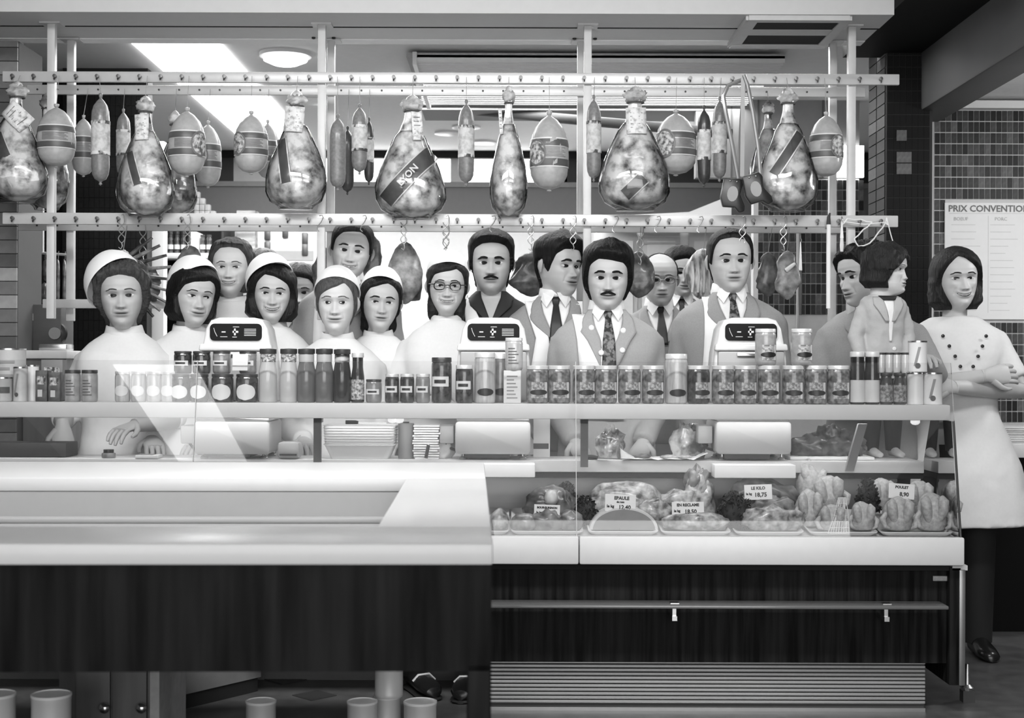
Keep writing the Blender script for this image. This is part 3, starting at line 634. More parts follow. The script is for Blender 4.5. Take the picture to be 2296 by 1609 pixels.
def person(label, eye, D, rz=0, group=None, **kw):
    """eye: photo pixel between the eyes; head scale hs; returns a context with local frame at the chin"""
    p = dict(DEF); p.update(kw); hs = p['hs']; drop = p['drop']
    E = P(eye[0], eye[1], D)
    Rm = rot3(p['yaw'], p['pitch'], p['roll']); piv = np.array([0, .015, -.02]) * hs
    # chin height: eye midpoint sits at (0,-.075,.112)*hs in the head
    off = Rm @ (np.array([0, -.078, .112]) * hs - piv) + piv; off[2] -= drop * hs
    sc = p.get('sc', 1.0); off = np.array(Matrix.Rotation(rz, 3, 'Z') @ Vector(off)) * sc
    chin = np.array(E) - off
    t = None
    zc = chin[2]
    class C: pass
    c = C(); c.p = p; c.hs = hs; c.chin = chin; c.label = label
    def H(pts, full=True):     # head frame -> person frame
        q = (np.asarray(pts, float) * hs - piv) @ Rm.T + piv
        q[..., 2] -= drop * hs; return q
    c.H = H
    base = p.get('base', 0.0)
    # body mesh ------------------------------------------------
    m = MB()
    zs = np.concatenate([np.linspace(-.062, -.02, 6)[:-1], np.linspace(-.02, .03, 14)[:-1], np.linspace(.03, .062, 24)[:-1], np.linspace(.062, .095, 15)[:-1], np.linspace(.095, .135, 24)[:-1], np.linspace(.135, .2, 18)[:-1], np.array([.2, .206, .212, .217, .221, .2245, .227, .2285])])
    x, y, z = head_grid(p, zs); hx, hy, hz = x.copy(), y.copy(), z.copy()
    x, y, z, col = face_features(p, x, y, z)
    V = np.stack([x, y, z], -1)
    full = H(V.reshape(-1, 3)).reshape(V.shape); raw = V * hs; raw[..., 2] -= drop * hs
    wgt = sstep((zs + .06) / .058)[:, None, None]
    Q = full * wgt + raw * (1 - wgt)
    c.front = (full[:, :, :], x, z, y)
    tor = Torso(p['w'] * .97, p['d'] * .96, -.006); T0 = tor
    low = []
    for zz in (-.80, -.72, -.62, -.52, -.42, -.34, -.25, -.19, -.15, -.125, -.112):
        a, b, cy = tor.abc(zz); e = 2 / 2.4
        S, Cc = np.sin(TT), np.cos(TT)
        low.append(np.stack([a * np.sign(S) * np.abs(S) ** e, cy - b * np.sign(Cc) * np.abs(Cc) ** e, np.full(NT, zz)], -1) * p.get('bs', 1))
    rings = [list(map(tuple, r)) for r in low] + [list(map(tuple, r)) for r in Q]
    cc = [p['skin']] * (len(low) * NT) + list(col.reshape(-1))
    m.loft(rings, True, True, cc)
    if p.get('ears', True):
        for s in (-1, 1):
            er = []
            for i in range(9):
                f = i / 8; rr = math.sin(PI * min(max(f, .04), .96)) ** .6
                er.append([(s * (.071 * p['fw'] + .006 + .011 * math.cos(2 * PI * j / 12) * rr * (.6) + .008 * rr), .012 + .017 * rr * math.sin(2 * PI * j / 12) * (.6 + .4 * f) - .006 * f, .082 + .056 * f) for j in range(12)])
            fl = [q for r_ in er for q in r_]; q = H(fl); n_ = 12
            m.loft([[tuple(q[i * n_ + j]) for j in range(n_)] for i in range(9)], col=p['skin'] * .92)
    c.m = m; c.t = t; c.tor = Torso(p['w'], p['d'], .006)
    c.hair_src = (hx, hy, hz, zs); c.E = E
    c.kids = []
    c.group = group; c.loc = (chin[0], chin[1], chin[2]); c.rz = rz
    # eyes, brows --------------------------------------------
    fy = y
    def face_pt(xx, zz, out=0):
        i = int(np.argmin(np.abs(zs - zz))); sel = np.where(fy[i] < 0)[0]; j = sel[np.argmin(np.abs(x[i][sel] - xx))]
        return (xx, fy[i, j] - out, zz)
    c.face_pt = face_pt
    def finish_face():
        for s in (-1, 1):
            cx_, cz_ = s * .0315, .1115; y0 = face_pt(cx_, cz_)[1]
            e = MB(); nu, nv = 18, 12; rows = []; cl = []
            yl, yr = face_pt(cx_ - .0145, cz_)[1], face_pt(cx_ + .0145, cz_)[1]; q2 = (yl + yr) / 2 - y0; q1 = (yr - yl) / 2
            ysf = lambda u: y0 + q1 * u + q2 * u * u
            hgt = .0076 * (1 - .25 * p['smile']) * p.get('eyeh', 1)
            for i in range(nu + 1):
                u = -1 + 2 * i / nu; r_ = []
                for j in range(nv + 1):
                    v = -1 + 2 * j / nv
                    hh = hgt * max(0, 1 - abs(u) ** 2.2) ** .8
                    px_, pz_ = cx_ + u * .0145, cz_ + v * hh * (1.15 if v > 0 else .85) + s * u * .0008
                    bulge = .0042 * (1 - u * u) * (1 - .5 * v * v)
                    yy = ysf(u) - .0012 - bulge * .75
                    r_.append((px_, yy, pz_))
                    gx, gz = cx_ + p['gaze'][0] * .006, cz_ + .0006 + p['gaze'][1] * .002
                    rd = math.hypot(px_ - gx, pz_ - gz)
                    k = .012 if rd < .0057 else .58
                    if v > .85: k = .02
                    if v < -.9: k = .2
                    cl.append(k)
                rows.append(r_)
            q = H([a for r_ in rows for a in r_]); nn = nv + 1
            e.loft([[tuple(q[i * nn + j]) for j in range(nn)] for i in range(nu + 1)], cap=False, closed=False, col=cl)
            e.f = [tuple(reversed(f)) for f in e.f]
            c.kids.append(e.build('eye', EYEM(), None, cols=True))
            # upper lid fold and brow
            b = MB(); pts = []
            for i in range(9):
                f = i / 8; xx = s * (.013 + .039 * f); zz = .1285 + .0055 * math.sin(PI * (.15 + .75 * f)) + p.get('browz', 0) - (.003 * f if f > .7 else 0)
                pts.append(face_pt(xx, zz, .0008))
            q = H(pts); tk = p['browt']
            b.tube([tuple(a) for a in q], [.0022 * tk, .0034 * tk, .0038 * tk, .0038 * tk, .0036 * tk, .0033 * tk, .0028 * tk, .0022 * tk, .0012], 6)
            c.kids.append(b.build('eyebrow', hair_mat(p['brow']), None))
    c.finish_face = finish_face
    return c
def seal(c):
    """link the person: the body mesh is the top-level object, clothes and hair its children"""
    c.finish_face()
    me = c.m.mesh('person', True, 60, True); me.materials.append(SKIN())
    o = bpy.data.objects.new('person', me); COL.objects.link(o); o.location = c.loc; o.rotation_euler = (0, 0, c.rz); o.scale = (c.p.get('sc', 1.0),) * 3
    tag(o, c.label, 'person', c.group)
    for k in c.kids: k.parent = o
    c.o = o; return o
def kid(c, m, name, mat, cols=False, th=0, smooth=True, angle=60, label=None):
    o = m.build(name, mat, None, smooth, angle, cols)
    if th: solid(o, th)
    if label: o['label'] = label
    c.kids.append(o); return o
def hair(c, g, line, top=.016, side=.014, back=.016, rough=.10, hang=None, nz=.0, seed=1.0, name='hair', zmax=None, sweep=None, scale=45):
    """line: (angle from the front in degrees, hairline height) points; hang=(z bottom, half width, half depth, open angle)"""
    hx, hy, hz, zs = c.hair_src; p = c.p
    if hang: zs2 = np.concatenate([np.linspace(hang[0], -.0, max(2, int((0 - hang[0]) / .006)))[:-1] if hang[0] < 0 else [], zs[zs >= max(0, hang[0])]])
    else: zs2 = zs[zs > -.02]
    x, y, z = head_grid(p, zs2)
    ph = np.degrees(np.where(TT > PI, TT - 2 * PI, TT)); la = np.array([l[0] for l in line], float); lz = np.array([l[1] for l in line], float)
    if la.min() >= 0: zh = np.interp(np.abs(ph), la, lz)
    else: zh = np.interp(ph, la, lz)
    gg = np.arange(-180, 181); gz = np.interp(np.abs(gg) if la.min() >= 0 else gg, la, lz); ker = np.hanning(15); ker /= ker.sum()
    zh = np.interp(ph, gg, np.convolve(np.pad(gz, 7, 'wrap'), ker, 'valid'))
    mk = sstep((z - zh[None, :]) / .014 + .35)
    fb = np.abs(ph)[None, :] / 180
    th = side + (back - side) * sstep((fb - .45) / .4); th = th + (top - th) * sstep((z - .14) / .06)
    if sweep is not None: th = th + sweep[0] * sstep((z - .15) / .03) * gs(ph[None, :] - sweep[1], 55)
    nx, nyv, nzv = x, y - .01, (z - .105) * .95; L = np.sqrt(nx ** 2 + nyv ** 2 + nzv ** 2 + 1e-9)
    nx, nyv, nzv = nx / L, nyv / L, nzv / L
    nzv = nzv * sstep((z - .1) / .08)
    nn = np.zeros_like(x)
    for i in range(x.shape[0]):
        for j in range(NT):
            v = (x[i, j], y[i, j], z[i, j] * .5)
            nn[i, j] = mnoise.noise(Vector((v[0] * scale + seed, v[1] * scale, v[2] * scale))) + .5 * mnoise.noise(Vector((v[0] * scale * 2.6, v[1] * scale * 2.6 + seed, v[2] * scale * 1.5)))
    off = mk * (th + nn * rough * th) - .007 * (1 - mk)
    if nz: off = off + mk * nn * nz
    x = x + nx * off; y = y + nyv * off; z = z + nzv * off
    if hang:
        zb, ha, hb, opn = hang
        hm = sstep((np.abs(ph)[None, :] - opn) / 16) * sstep((.125 - z) / .03)
        S, C = np.sin(TT)[None, :], np.cos(TT)[None, :]
        taper = 1 - .22 * sstep((zb + .035 - z) / .035)
        r_now = np.hypot(x, y - .012); r_t = ha * hb / np.sqrt((hb * S) ** 2 + (ha * C) ** 2) * taper * (1 + nn * .05)
        r_new = np.maximum(r_now, r_now * (1 - hm) + r_t * hm); f = r_new / (r_now + 1e-6)
        inside = (np.abs(ph)[None, :] < opn - 4) & (z < .11)
        x = x * f; y = (y - .012) * f + .012
        x = np.where(inside, x * .9, x); y = np.where(inside, y * .9, y)
    V = c.H(np.stack([x, y, z], -1).reshape(-1, 3)); n = x.shape[0]
    m = MB(); m.loft([[tuple(V[i * NT + j]) for j in range(NT)] for i in range(n)])
    return kid(c, m, name, hair_mat(g), angle=80)
def cap(c, tilt=38, yaw=0, size=1.0, up=0.0, dx=0.0, rx=.088, label='white rounded cap', lim=86, cy=.012):
    m = MB(); rings = []; A = R(tilt); Ry = Matrix.Rotation(R(yaw), 3, 'Z')
    prof = [(2, 1), (15, 1), (30, 1), (45, 1), (58, 1), (68, 1), (lim, 1), (lim + 2, .985), (lim + 1, .955), (lim - 10, .95)]
    for a, k in prof:
        r_ = []
        for j in range(36):
            t = 2 * PI * j / 36; s = math.sin(R(a)) * k; h = math.cos(R(a)) * k
            v = Vector((rx * s * math.cos(t), .104 * s * math.sin(t), .112 * h))
            v = Matrix.Rotation(-A, 3, 'X') @ v; v = Ry @ v
            r_.append(v * size + Vector((dx, cy, .138 + up)))
        rings.append(r_)
    q = c.H([tuple(v) for r_ in rings for v in r_]); m.loft([[tuple(q[i * 36 + j]) for j in range(36)] for i in range(len(rings))])
    return kid(c, m, 'cap', M('cap_cotton', .86, .7, var=.02), label=label)
def garment(c, name, mat, z0=-.085, z1=-.62, sleeves=True, arms=None, sl=1.0, flare=0, folds=.012, cuff=None, legs=False, rad=(.056, .05, .04)):
    """torso and sleeves welded into one cloth surface"""
    m = MB(); T = c.tor; rings = []
    n = 16
    for i in range(n + 1):
        z = z0 + (z1 - z0) * i / n
        rings.append(T.ring(max(z, -.80), 40, flare * max(0, (-z - .45)) ) if z > -.80 else [(x * 1, y, z) for x, y, _ in T.ring(-.80, 40, flare * (-z - .45))])
    m.loft([[(x, y, zz) for x, y, zz in r_] for r_ in rings])
    if sleeves:
        for k, (sh, el, wr) in enumerate(arms):
            pa = arm_path(sh, el, wr); N = len(pa); cut = max(3, int(round(N * sl))); pa = pa[:cut]
            rd = [np.interp(i, [0, 5, N - 1], [rad[0], rad[1], rad[2]]) for i in range(cut)]
            m.tube(pa, rd, 16)
    o = m.build(name, mat, None); clothify(o, folds=folds); c.kids.append(o); return o
def shoulders(c, el=None, wr=None, drop=-.19):
    wx = .143 * c.p['w']; res = []
    for k, s in enumerate((-1, 1)):
        sh = (s * wx, .022, drop)
        e = el[k] if el else (s * (wx + .04), .03, drop - .26)
        w_ = wr[k] if wr else (s * (wx - .03), -.15, .865 - c.chin[2])
        res.append((sh, e, w_))
    return res
def bare_arms(c, arms, frm=0, hands=True, curl=.35, dirs=None, nrm=None, s=1.0):
    for k, (sh, el, wr) in enumerate(arms):
        pa = arm_path(sh, el, wr); N = len(pa)
        rd = [np.interp(i, [0, 3, 5, 7, N - 1], [.046, .043, .037, .038, .026]) * s for i in range(N)]
        c.m.tube(pa, rd, 12, col=c.p['skin'])
        if hands:
            d = dirs[k] if dirs else (Vector(wr) - Vector(el)).normalized()
            hand(c.m, wr, d, (1 if k == 0 else -1), nrm[k] if nrm else (0, 0, 1), c.p['skin'], s, curl)
def legs(c, mat, floor, w=.075, shoe=True, name='trousers', s=1.0):
    """trouser legs down to the floor, with shoes"""
    z1 = (floor - c.chin[2]) / c.p.get('sc', 1.0)
    m = MB()
    for q in (-1, 1): m.tube([(q * .085 * s, .015, -.60 * s), (q * .09 * s, .012, (z1 - .6 * s) / 2), (q * .092 * s, .02, z1 + .05 * s)], [.092 * s, w * s, .058 * s], 16)
    o = m.build(name, mat, None); c.kids.append(o)
    for q in (-1, 1): c.m.tube([(q * .09 * s, .02, -.7 * s), (q * .092 * s, .02, z1 + .05 * s)], [.06 * s, .035 * s], 8, col=c.p['skin'])
    if shoe:
        for q in (-1, 1):
            m = MB(); m.loft([[(q * .092 * s + w_ * s * math.cos(2 * PI * j / 12), (y + .0) * s, z1 + max(.004, (h / 2 + h / 2 * math.sin(2 * PI * j / 12))) * s) for j in range(12)] for y, w_, h in ((-.17, .015, .03), (-.155, .034, .045), (-.1, .043, .055), (-.03, .037, .08), (.04, .036, .09), (.07, .022, .08))])
            kid(c, m, 'shoe', c.p.get('shoem') or M('shoe_leather', .012, .25))
def collar_ring(c, mat, z0=-.095, z1=-.058, r0=.016, r1=.008, name='collar', n=28, flat=False):
    m = MB(); rings = []
    for z, o in ((z0, r0), (z0 + .01, r0 + .001), ((z0 + z1) / 2, (r0 + r1) / 2 + .001), (z1, r1), (z1 + .002, r1 - .004), (z1 - .008, r1 - .008)):
        rn = c.p['neck'] + max(0, -z - .06 - c.p['drop']) * .25 + o; ny = .023 + max(0, -z - c.p['drop']) * .15
        rings.append([(rn * 1.02 * math.sin(2 * PI * j / n), ny - rn * math.cos(2 * PI * j / n), z - (.012 if math.cos(2 * PI * j / n) > 0 else 0) * math.cos(2 * PI * j / n)) for j in range(n)])
    m.loft([[(x * c.hs, y * c.hs, z) for x, y, z in r_] for r_ in rings], cap=False); return kid(c, m, name, mat)
def shirt_tie(c, tiem, shirtm, vbot=-.26, vw=.058, knotw=.017, tie=True):
    T = c.tor
    kid(c, T.patch([(-.085, -.05, .05), (-.11, -vw, vw), (-.15, -vw * .85, vw * .85), (vbot, -.006, .006)], .006), 'shirt', shirtm, th=.003)
    collar_ring(c, shirtm, -.088, -.045, .012, .006, 'shirt_collar')
    for s in (-1, 1):
        pts = [(.004, -.068, .030), (.052, -.066, .012), (.060, -.095, .016), (.038, -.128, .020), (.012, -.088, .030)]
        m = MB(); ring = []
        for x, z, o in pts:
            yy = min(T.y(s * x, min(z, -.088), o), T.y(0, -.088, 0) + .03)
            ring.append((s * x, yy, z))
        m.add(ring + [(x, y + .006, z) for x, y, z in ring], [tuple(range(5)), tuple(range(9, 4, -1))] + [(i, (i + 1) % 5, (i + 1) % 5 + 5, i + 5) for i in range(5)])
        kid(c, m, 'collar_flap', shirtm, smooth=False)
    if tie:
        m = T.patch([(-.084, -knotw, knotw), (-.11, -knotw * .75, knotw * .75), (-.116, -knotw * .62, knotw * .62), (-.2, -knotw * 1.35, knotw * 1.35), (vbot - .0, -knotw * 1.6, knotw * 1.6)], .017, 6)
        kid(c, m, 'tie', tiem, th=.008)
def lapels(c, mat, vbot=-.27, top=.072, wide=.05, off=.013, double=False):
    T = c.tor
    for s in (-1, 1):
        inn = [(-.082, .056), (-.11, .06), (-.15, .05), (-.2, .03), (vbot, .0 if not double else -s * .03)]
        out = [(-.082, top), (-.11, top + .022), (-.145, top + .03), (-.152, top + wide * .55), (-.17, top + wide * .7), (-.2, top + .012), (vbot, .012 if not double else .03)]
        rows = []
        for z in np.linspace(-.082, vbot, 14):
            i = np.interp(-z, [-q[0] for q in inn], [q[1] for q in inn]); o_ = np.interp(-z, [-q[0] for q in out], [q[1] for q in out])
            rows.append((z, s * i, s * o_) if s > 0 else (z, -o_, -i))
        kid(c, T.patch(rows, off, 5), 'lapel', mat, th=.006)
def button(c, x, z, mat, r=.011, off=.014):
    y = c.tor.y(x, z, off); m = MB().lathe([(r, 0), (r, .003), (r * .7, .005), (.001, .005)], 12, (x, y, z), fn=lambda a, b, h: (a, -h, b))
    kid(c, m, 'button', mat)
def moustache(c, g, w_=.027, th=.0065, drop=.007):
    pts = []
    for i in range(13):
        f = -1 + i / 6; xx = f * w_; zz = .0575 - drop * abs(f) ** 1.6
        pts.append(c.face_pt(xx, zz, .002))
    q = c.H(pts); m = MB(); m.tube([tuple(a) for a in q], [.002 + th * math.sin(PI * (.12 + .76 * i / 12)) * (1 - .18 * (abs(i - 6) < 1)) for i in range(13)], 8, flat=.7)
    kid(c, m, 'moustache', hair_mat(g))
def spectacles(c, g, rx=.022, rz=.0165, rad=.0018, z=.109, brow=False):
    m = MB()
    for s in (-1, 1):
        pts = []
        for i in range(25):
            a = 2 * PI * i / 24; k = abs(math.cos(a)) ** .8 * math.copysign(1, math.cos(a)); l = abs(math.sin(a)) ** .8 * math.copysign(1, math.sin(a))
            pts.append((s * .033 + rx * k, -.103 + .010 * ((s * .033 + rx * k) / .055) ** 2 + .002 * 0, z + rz * l))
        m.tube([tuple(q) for q in c.H(pts)], [rad * (1.7 if brow and j < 13 else 1) for j in range(25)], 6)
        tp = c.H([(s * .055, -.094, z + .006), (s * .072 * c.p['fw'], -.06, z + .008), (s * .077 * c.p['fw'], .01, z + .006), (s * .074 * c.p['fw'], .025, z - .01)])
        m.tube([tuple(q) for q in tp], rad, 6)
    br = c.H([(-.012, -.104, z + .002), (0, -.107, z + .004), (.012, -.104, z + .002)]); m.tube([tuple(q) for q in br], rad, 6)
    kid(c, m, 'spectacles', M('frame_%d' % int(g * 100), g, .2, .2))
    for s in (-1, 1):
        v = [(s * .033 + rx * .95 * math.cos(2 * PI * i / 20), -.1025 + .010 * ((s * .033 + rx * .95 * math.cos(2 * PI * i / 20)) / .055) ** 2, z + rz * .95 * math.sin(2 * PI * i / 20)) for i in range(20)]
        q = [tuple(a) for a in c.H(v)]; m = MB().add(q, [tuple(range(20))]); kid(c, m, 'lens', glass_mat('lens_glass', 1.3, .93), smooth=False)
# ------------------------------------------------------------------ the staff, left to right
COTTON = M('smock_cotton', .70, .75, var=.03, scale=90); GREY = M('grey_coat', .27, .8, var=.10, scale=160); GREY2 = M('pale_grey_coat', .34, .8, var=.08, scale=160)
BLACKC = M('black_shirt_cloth', .012, .7); SHIRT = M('shirt_white', .78, .7); TIE = M('tie_black', .012, .5); TIE2 = M('tie_patterned', .03, .5, contrast=(.01, .16, .5, .06), scale=70, stretch=(1, 1, 1))
TROU = M('dark_trousers', .03, .8); SKIRT = M('white_skirt', .7, .8); SKINP = M('skin_plain', .44, .5, var=.05, scale=60); PEARL = M('pearl_button', .8, .3)
APRON = M('apron_cotton', .84, .75, var=.02)
MEN = [(0, .184), (30, .178), (48, .160), (60, .135), (72, .105), (80, .085), (92, .075), (108, .045), (140, .01), (180, -.005)]
WOM = [(0, .182), (35, .172), (55, .150), (72, .115), (90, .075), (115, .02), (180, -.01)]
LEGS_F = 0.0
def smock(c, bare=False, dirs=None, el=None, wr=None, sl=1.0, curl=.35):
    a = shoulders(c, el, wr); garment(c, 'smock', COTTON, -.085, -.80, True, a, sl, flare=.12); collar_ring(c, COTTON, -.098, -.060, .020, .013)
    bare_arms(c, a, curl=curl, dirs=dirs); legs(c, M('stockings', .25, .6), 0, name='stockings', w=.055)
def coat(c, mat, tiem, apron=None, double=False, vbot=-.26, el=None, wr=None, dirs=None, curl=.4):
    a = shoulders(c, el, wr, -.195); garment(c, 'jacket', mat, -.088, -.70, True, a, .97, rad=(.064, .056, .044))
    shirt_tie(c, tiem, SHIRT, vbot); lapels(c, mat, vbot, double=double)
    bare_arms(c, a, dirs=dirs, curl=curl); legs(c, TROU, 0)
    for rows in (apron or []): kid(c, c.tor.patch(rows, .012, 6), 'apron', APRON, th=.004)
# 1 leftmost woman, curly grey-brown hair
c = person('woman at far left with curly greying hair and white cap set back', (271, 661), 5.42, yaw=12, pitch=2, roll=-2, hs=1.06, smile=.12, skin=.40, brow=.12, w=.95, neck=.05, shadow=.08, browt=.7)
hair(c, .075, [(0, .186), (35, .176), (55, .150), (68, .11), (85, .055), (110, .0), (180, -.03)], top=.025, side=.026, back=.022, rough=.3, nz=.003, seed=3, scale=60)
cap(c, 48, 34, 1.19, .014, dx=-.024); smock(c, el=[(-.225, .0, -.42), (.23, .02, -.42)], wr=[(-.165, -.21, -.44), (.10, -.20, -.44)], sl=.62, dirs=[(.15, -.35, -1), (-.4, -1, -.2)]); seal(c)
# 2 dark bob, looking right
c = person('woman with black bob under white cap glancing to the right', (447, 664), 5.52, yaw=30, pitch=4, roll=5, hs=1.0, smile=.35, skin=.42, gaze=(.75, 0), w=.92, neck=.047, brow=.03, browt=.6)
hair(c, .010, [(-180, -.0), (-110, .02), (-85, .07), (-65, .115), (-45, .150), (-20, .165), (0, .170), (25, .176), (45, .165), (60, .14), (75, .1), (95, .05), (180, 0)], top=.018, side=.022, back=.03, hang=(.005, .098, .112, 62), rough=.12, seed=5)
cap(c, 44, 20, 1.10, .016); smock(c); seal(c)
# 3 woman behind without a cap
c = person('smiling bareheaded woman in white behind the first display scale', (513, 598), 5.75, yaw=3, pitch=0, hs=.97, smile=.8, open=.7, skin=.44, w=.9, neck=.046, brow=.12, browt=.6, eyeh=.8)
hair(c, .05, [(0, .196), (30, .19), (50, .165), (68, .12), (85, .06), (110, .01), (180, -.02)], top=.016, side=.02, back=.03, hang=(.01, .093, .11, 74), rough=.3, nz=.003, seed=8)
smock(c); seal(c)
# 4 curly dark bob, cap
c = person('smiling young woman with dark wavy bob beside the first scale', (611, 657), 5.60, yaw=10, pitch=3, roll=2, hs=.96, smile=.9, open=.8, skin=.44, w=.9, neck=.046, brow=.025, browt=.8)
hair(c, .013, [(-180, -.0), (-110, .02), (-85, .06), (-68, .11), (-50, .155), (-25, .188), (0, .182), (25, .165), (45, .15), (62, .125), (75, .09), (95, .05), (180, 0)], top=.014, side=.024, back=.03, hang=(-.005, .108, .115, 66), rough=.3, nz=.002, seed=11)
cap(c, 42, 24, 1.12, .022, dx=-.012); smock(c); seal(c)
# 5 tall smiling man behind
c = person('tall smiling dark haired man in pale coat behind the capped women', (787, 561), 5.76, yaw=5, pitch=2, roll=7, hs=1.0, smile=.8, open=.5, skin=.43, drop=.074, w=1.08, neck=.055, brow=.03, browt=1.1, shadow=.06)
hair(c, .012, [(-180, 0), (-120, .05), (-112, .13), (-88, .138), (-80, .10), (-72, .105), (-55, .15), (-30, .18), (0, .188), (20, .19), (40, .178), (55, .15), (72, .105), (80, .10), (88, .138), (112, .13), (120, .05), (180, 0)], top=.014, side=.010, back=.012, rough=.15, seed=13)
coat(c, GREY2, TIE, [[(-.10, -.12, -.07), (-.2, -.12, -.04), (-.45, -.13, .12)]]); seal(c)
# 6 fair haired girl, cap
c = person('young woman with fair side parted hair and white cap facing front', (751, 677), 5.42, yaw=2, pitch=0, hs=1.0, smile=.3, skin=.52, w=.95, neck=.047, brow=.2, browt=.6, fw=.98)
hair(c, .12, [(-180, 0), (-110, .03), (-85, .07), (-65, .11), (-45, .138), (-20, .155), (0, .167), (18, .180), (28, .184), (45, .165), (60, .14), (72, .105), (85, .07), (110, .03), (180, 0)], top=.010, side=.008, back=.012, rough=.1, seed=17)
cap(c, 34, 0, 1.03, .01); smock(c); seal(c)
# 7 dark long hair, cap
c = person('girl with long dark hair tied back and white cap', (857, 677), 5.60, yaw=10, pitch=2, roll=4, hs=.95, smile=.15, skin=.43, w=.9, neck=.046, brow=.025, browt=.9)
hair(c, .014, [(-180, -.0), (-100, .03), (-80, .07), (-62, .13), (-40, .165), (-15, .176), (0, .186), (12, .19), (30, .18), (50, .155), (68, .115), (85, .07), (110, .03), (180, 0)], top=.012, side=.012, back=.02, hang=(-.11, .075, .10, 98), rough=.2, seed=19)
cap(c, 36, -6, 1.04, .016); smock(c); seal(c)
# 8 glasses
c = person('woman with dark rimmed spectacles and white cap showing a bare forearm', (1003, 640), 5.55, yaw=3, pitch=1, roll=2, hs=.94, smile=.7, open=.6, skin=.46, w=.92, neck=.048, brow=.05, browt=.6)
hair(c, .025, [(-180, -.0), (-100, .03), (-80, .07), (-60, .12), (-40, .155), (-15, .165), (5, .172), (25, .182), (45, .165), (60, .13), (80, .08), (110, .03), (180, 0)], top=.012, side=.010, back=.015, hang=(-.05, .078, .098, 80), rough=.2, seed=23)
cap(c, 30, 4, 1.05, .016); spectacles(c, .02, rad=.0023)
smock(c, el=[(-.235, -.02, -.36), (.23, .02, -.4)], wr=[(-.06, -.24, -.36), (.16, -.16, -.42)], sl=.62, dirs=[(1, -.2, -.1), (-.3, -1, -.2)]); seal(c)
# 9 man with moustache in a black shirt
c = person('man with moustache in open necked black shirt behind the middle scale', (1101, 588), 5.74, pitch=1, hs=1.04, smile=0, skin=.38, drop=.074, w=1.1, neck=.058, brow=.012, browt=1.5, jaw=1.08, shadow=.16, browz=-.003)
hair(c, .008, [(-180, -.01), (-122, .02), (-114, .10), (-92, .115), (-84, .075), (-74, .09), (-54, .165), (-25, .186), (0, .190), (20, .188), (45, .178), (60, .155), (74, .09), (84, .075), (92, .115), (114, .10), (122, .02), (180, -.01)], top=.024, side=.013, back=.016, rough=.15, seed=29)
moustache(c, .012)
a = shoulders(c, drop=-.195); garment(c, 'black_shirt', BLACKC, -.085, -.70, True, a, .6, rad=(.064, .058, .05)); bare_arms(c, a); legs(c, TROU, 0)
kid(c, c.tor.patch([(-.078, -.052, .052), (-.1, -.045, .045), (-.2, -.003, .003)], .006, 8), 'open_neck', SKINP, th=.003)
for s in (-1, 1): kid(c, c.tor.patch([(-.075, *sorted((s * .045, s * .062))), (-.10, *sorted((s * .04, s * .095))), (-.135, *sorted((s * .026, s * .085))), (-.205, *sorted((s * .0, s * .012)))], .013, 5), 'shirt_collar', BLACKC, th=.006)
kid(c, c.tor.patch([(-.09, -.10, -.068), (-.16, -.105, -.06), (-.22, -.10, -.03), (-.5, -.13, .12)], .01, 6), 'apron', APRON, th=.004); seal(c)
# 10 man looking right
c = person('dark haired man in grey jacket and tie looking sideways to the right', (1281, 596), 5.66, yaw=38, pitch=0, roll=2, hs=1.0, smile=.3, skin=.40, gaze=(.8, 0), drop=.074, w=1.05, neck=.055, brow=.012, browt=1.3, shadow=.12)
hair(c, .008, [(-180, 0), (-122, .03), (-114, .13), (-90, .138), (-82, .08), (-70, .10), (-52, .155), (-25, .178), (0, .18), (30, .178), (50, .158), (68, .115), (82, .08), (90, .138), (114, .13), (122, .03), (180, 0)], top=.028, side=.012, back=.012, rough=.12, seed=31, sweep=(.014, 0))
coat(c, GREY, TIE, [[(-.10, -.125, -.075), (-.16, -.11, -.06), (-.25, -.08, -.03), (-.5, -.12, .0)], [(-.10, .075, .11), (-.2, .07, .115), (-.5, .06, .13)]]); seal(c)
# 11 man with moustache, double breasted
c = person('man with big dark hair and moustache in double breasted grey jacket', (1364, 622), 5.40, yaw=-2, pitch=2, roll=1, hs=1.04, smile=.45, skin=.44, drop=.074, w=1.1, neck=.056, brow=.012, browt=1.3, jaw=1.04, shadow=.08)
hair(c, .008, [(-180, 0), (-112, .03), (-98, .065), (-86, .068), (-70, .11), (-54, .158), (-25, .182), (0, .178), (20, .172), (40, .168), (58, .148), (70, .105), (86, .068), (112, .03), (180, 0)], top=.030, side=.018, back=.018, rough=.15, seed=37, sweep=(.008, 20))
moustache(c, .015, .026, .006)
coat(c, GREY2, TIE2, [[(-.10, -.135, -.085), (-.2, -.12, -.05), (-.32, -.11, .03), (-.5, -.12, .06)]], True, -.31, curl=.5)
for x, z in ((-.065, -.155), (.055, -.165), (.05, -.24), (-.03, -.25)): button(c, x, z, PEARL)
seal(c)
# 12 balding man with glasses
c = person('balding man with browline spectacles in grey coat standing further back', (1484, 627), 6.35, yaw=2, pitch=4, roll=-1, hs=1.0, smile=-.05, skin=.38, drop=.074, w=1.0, neck=.054, brow=.06, browt=.7, jaw=1.05, shadow=.08)
hair(c, .03, [(0, .26), (58, .25), (66, .19), (72, .13), (84, .12), (90, .138), (112, .13), (120, .04), (180, 0)], top=.004, side=.006, back=.008, rough=.1, seed=41)
spectacles(c, .25, .023, .015, .0016, brow=True); coat(c, GREY, TIE); seal(c)
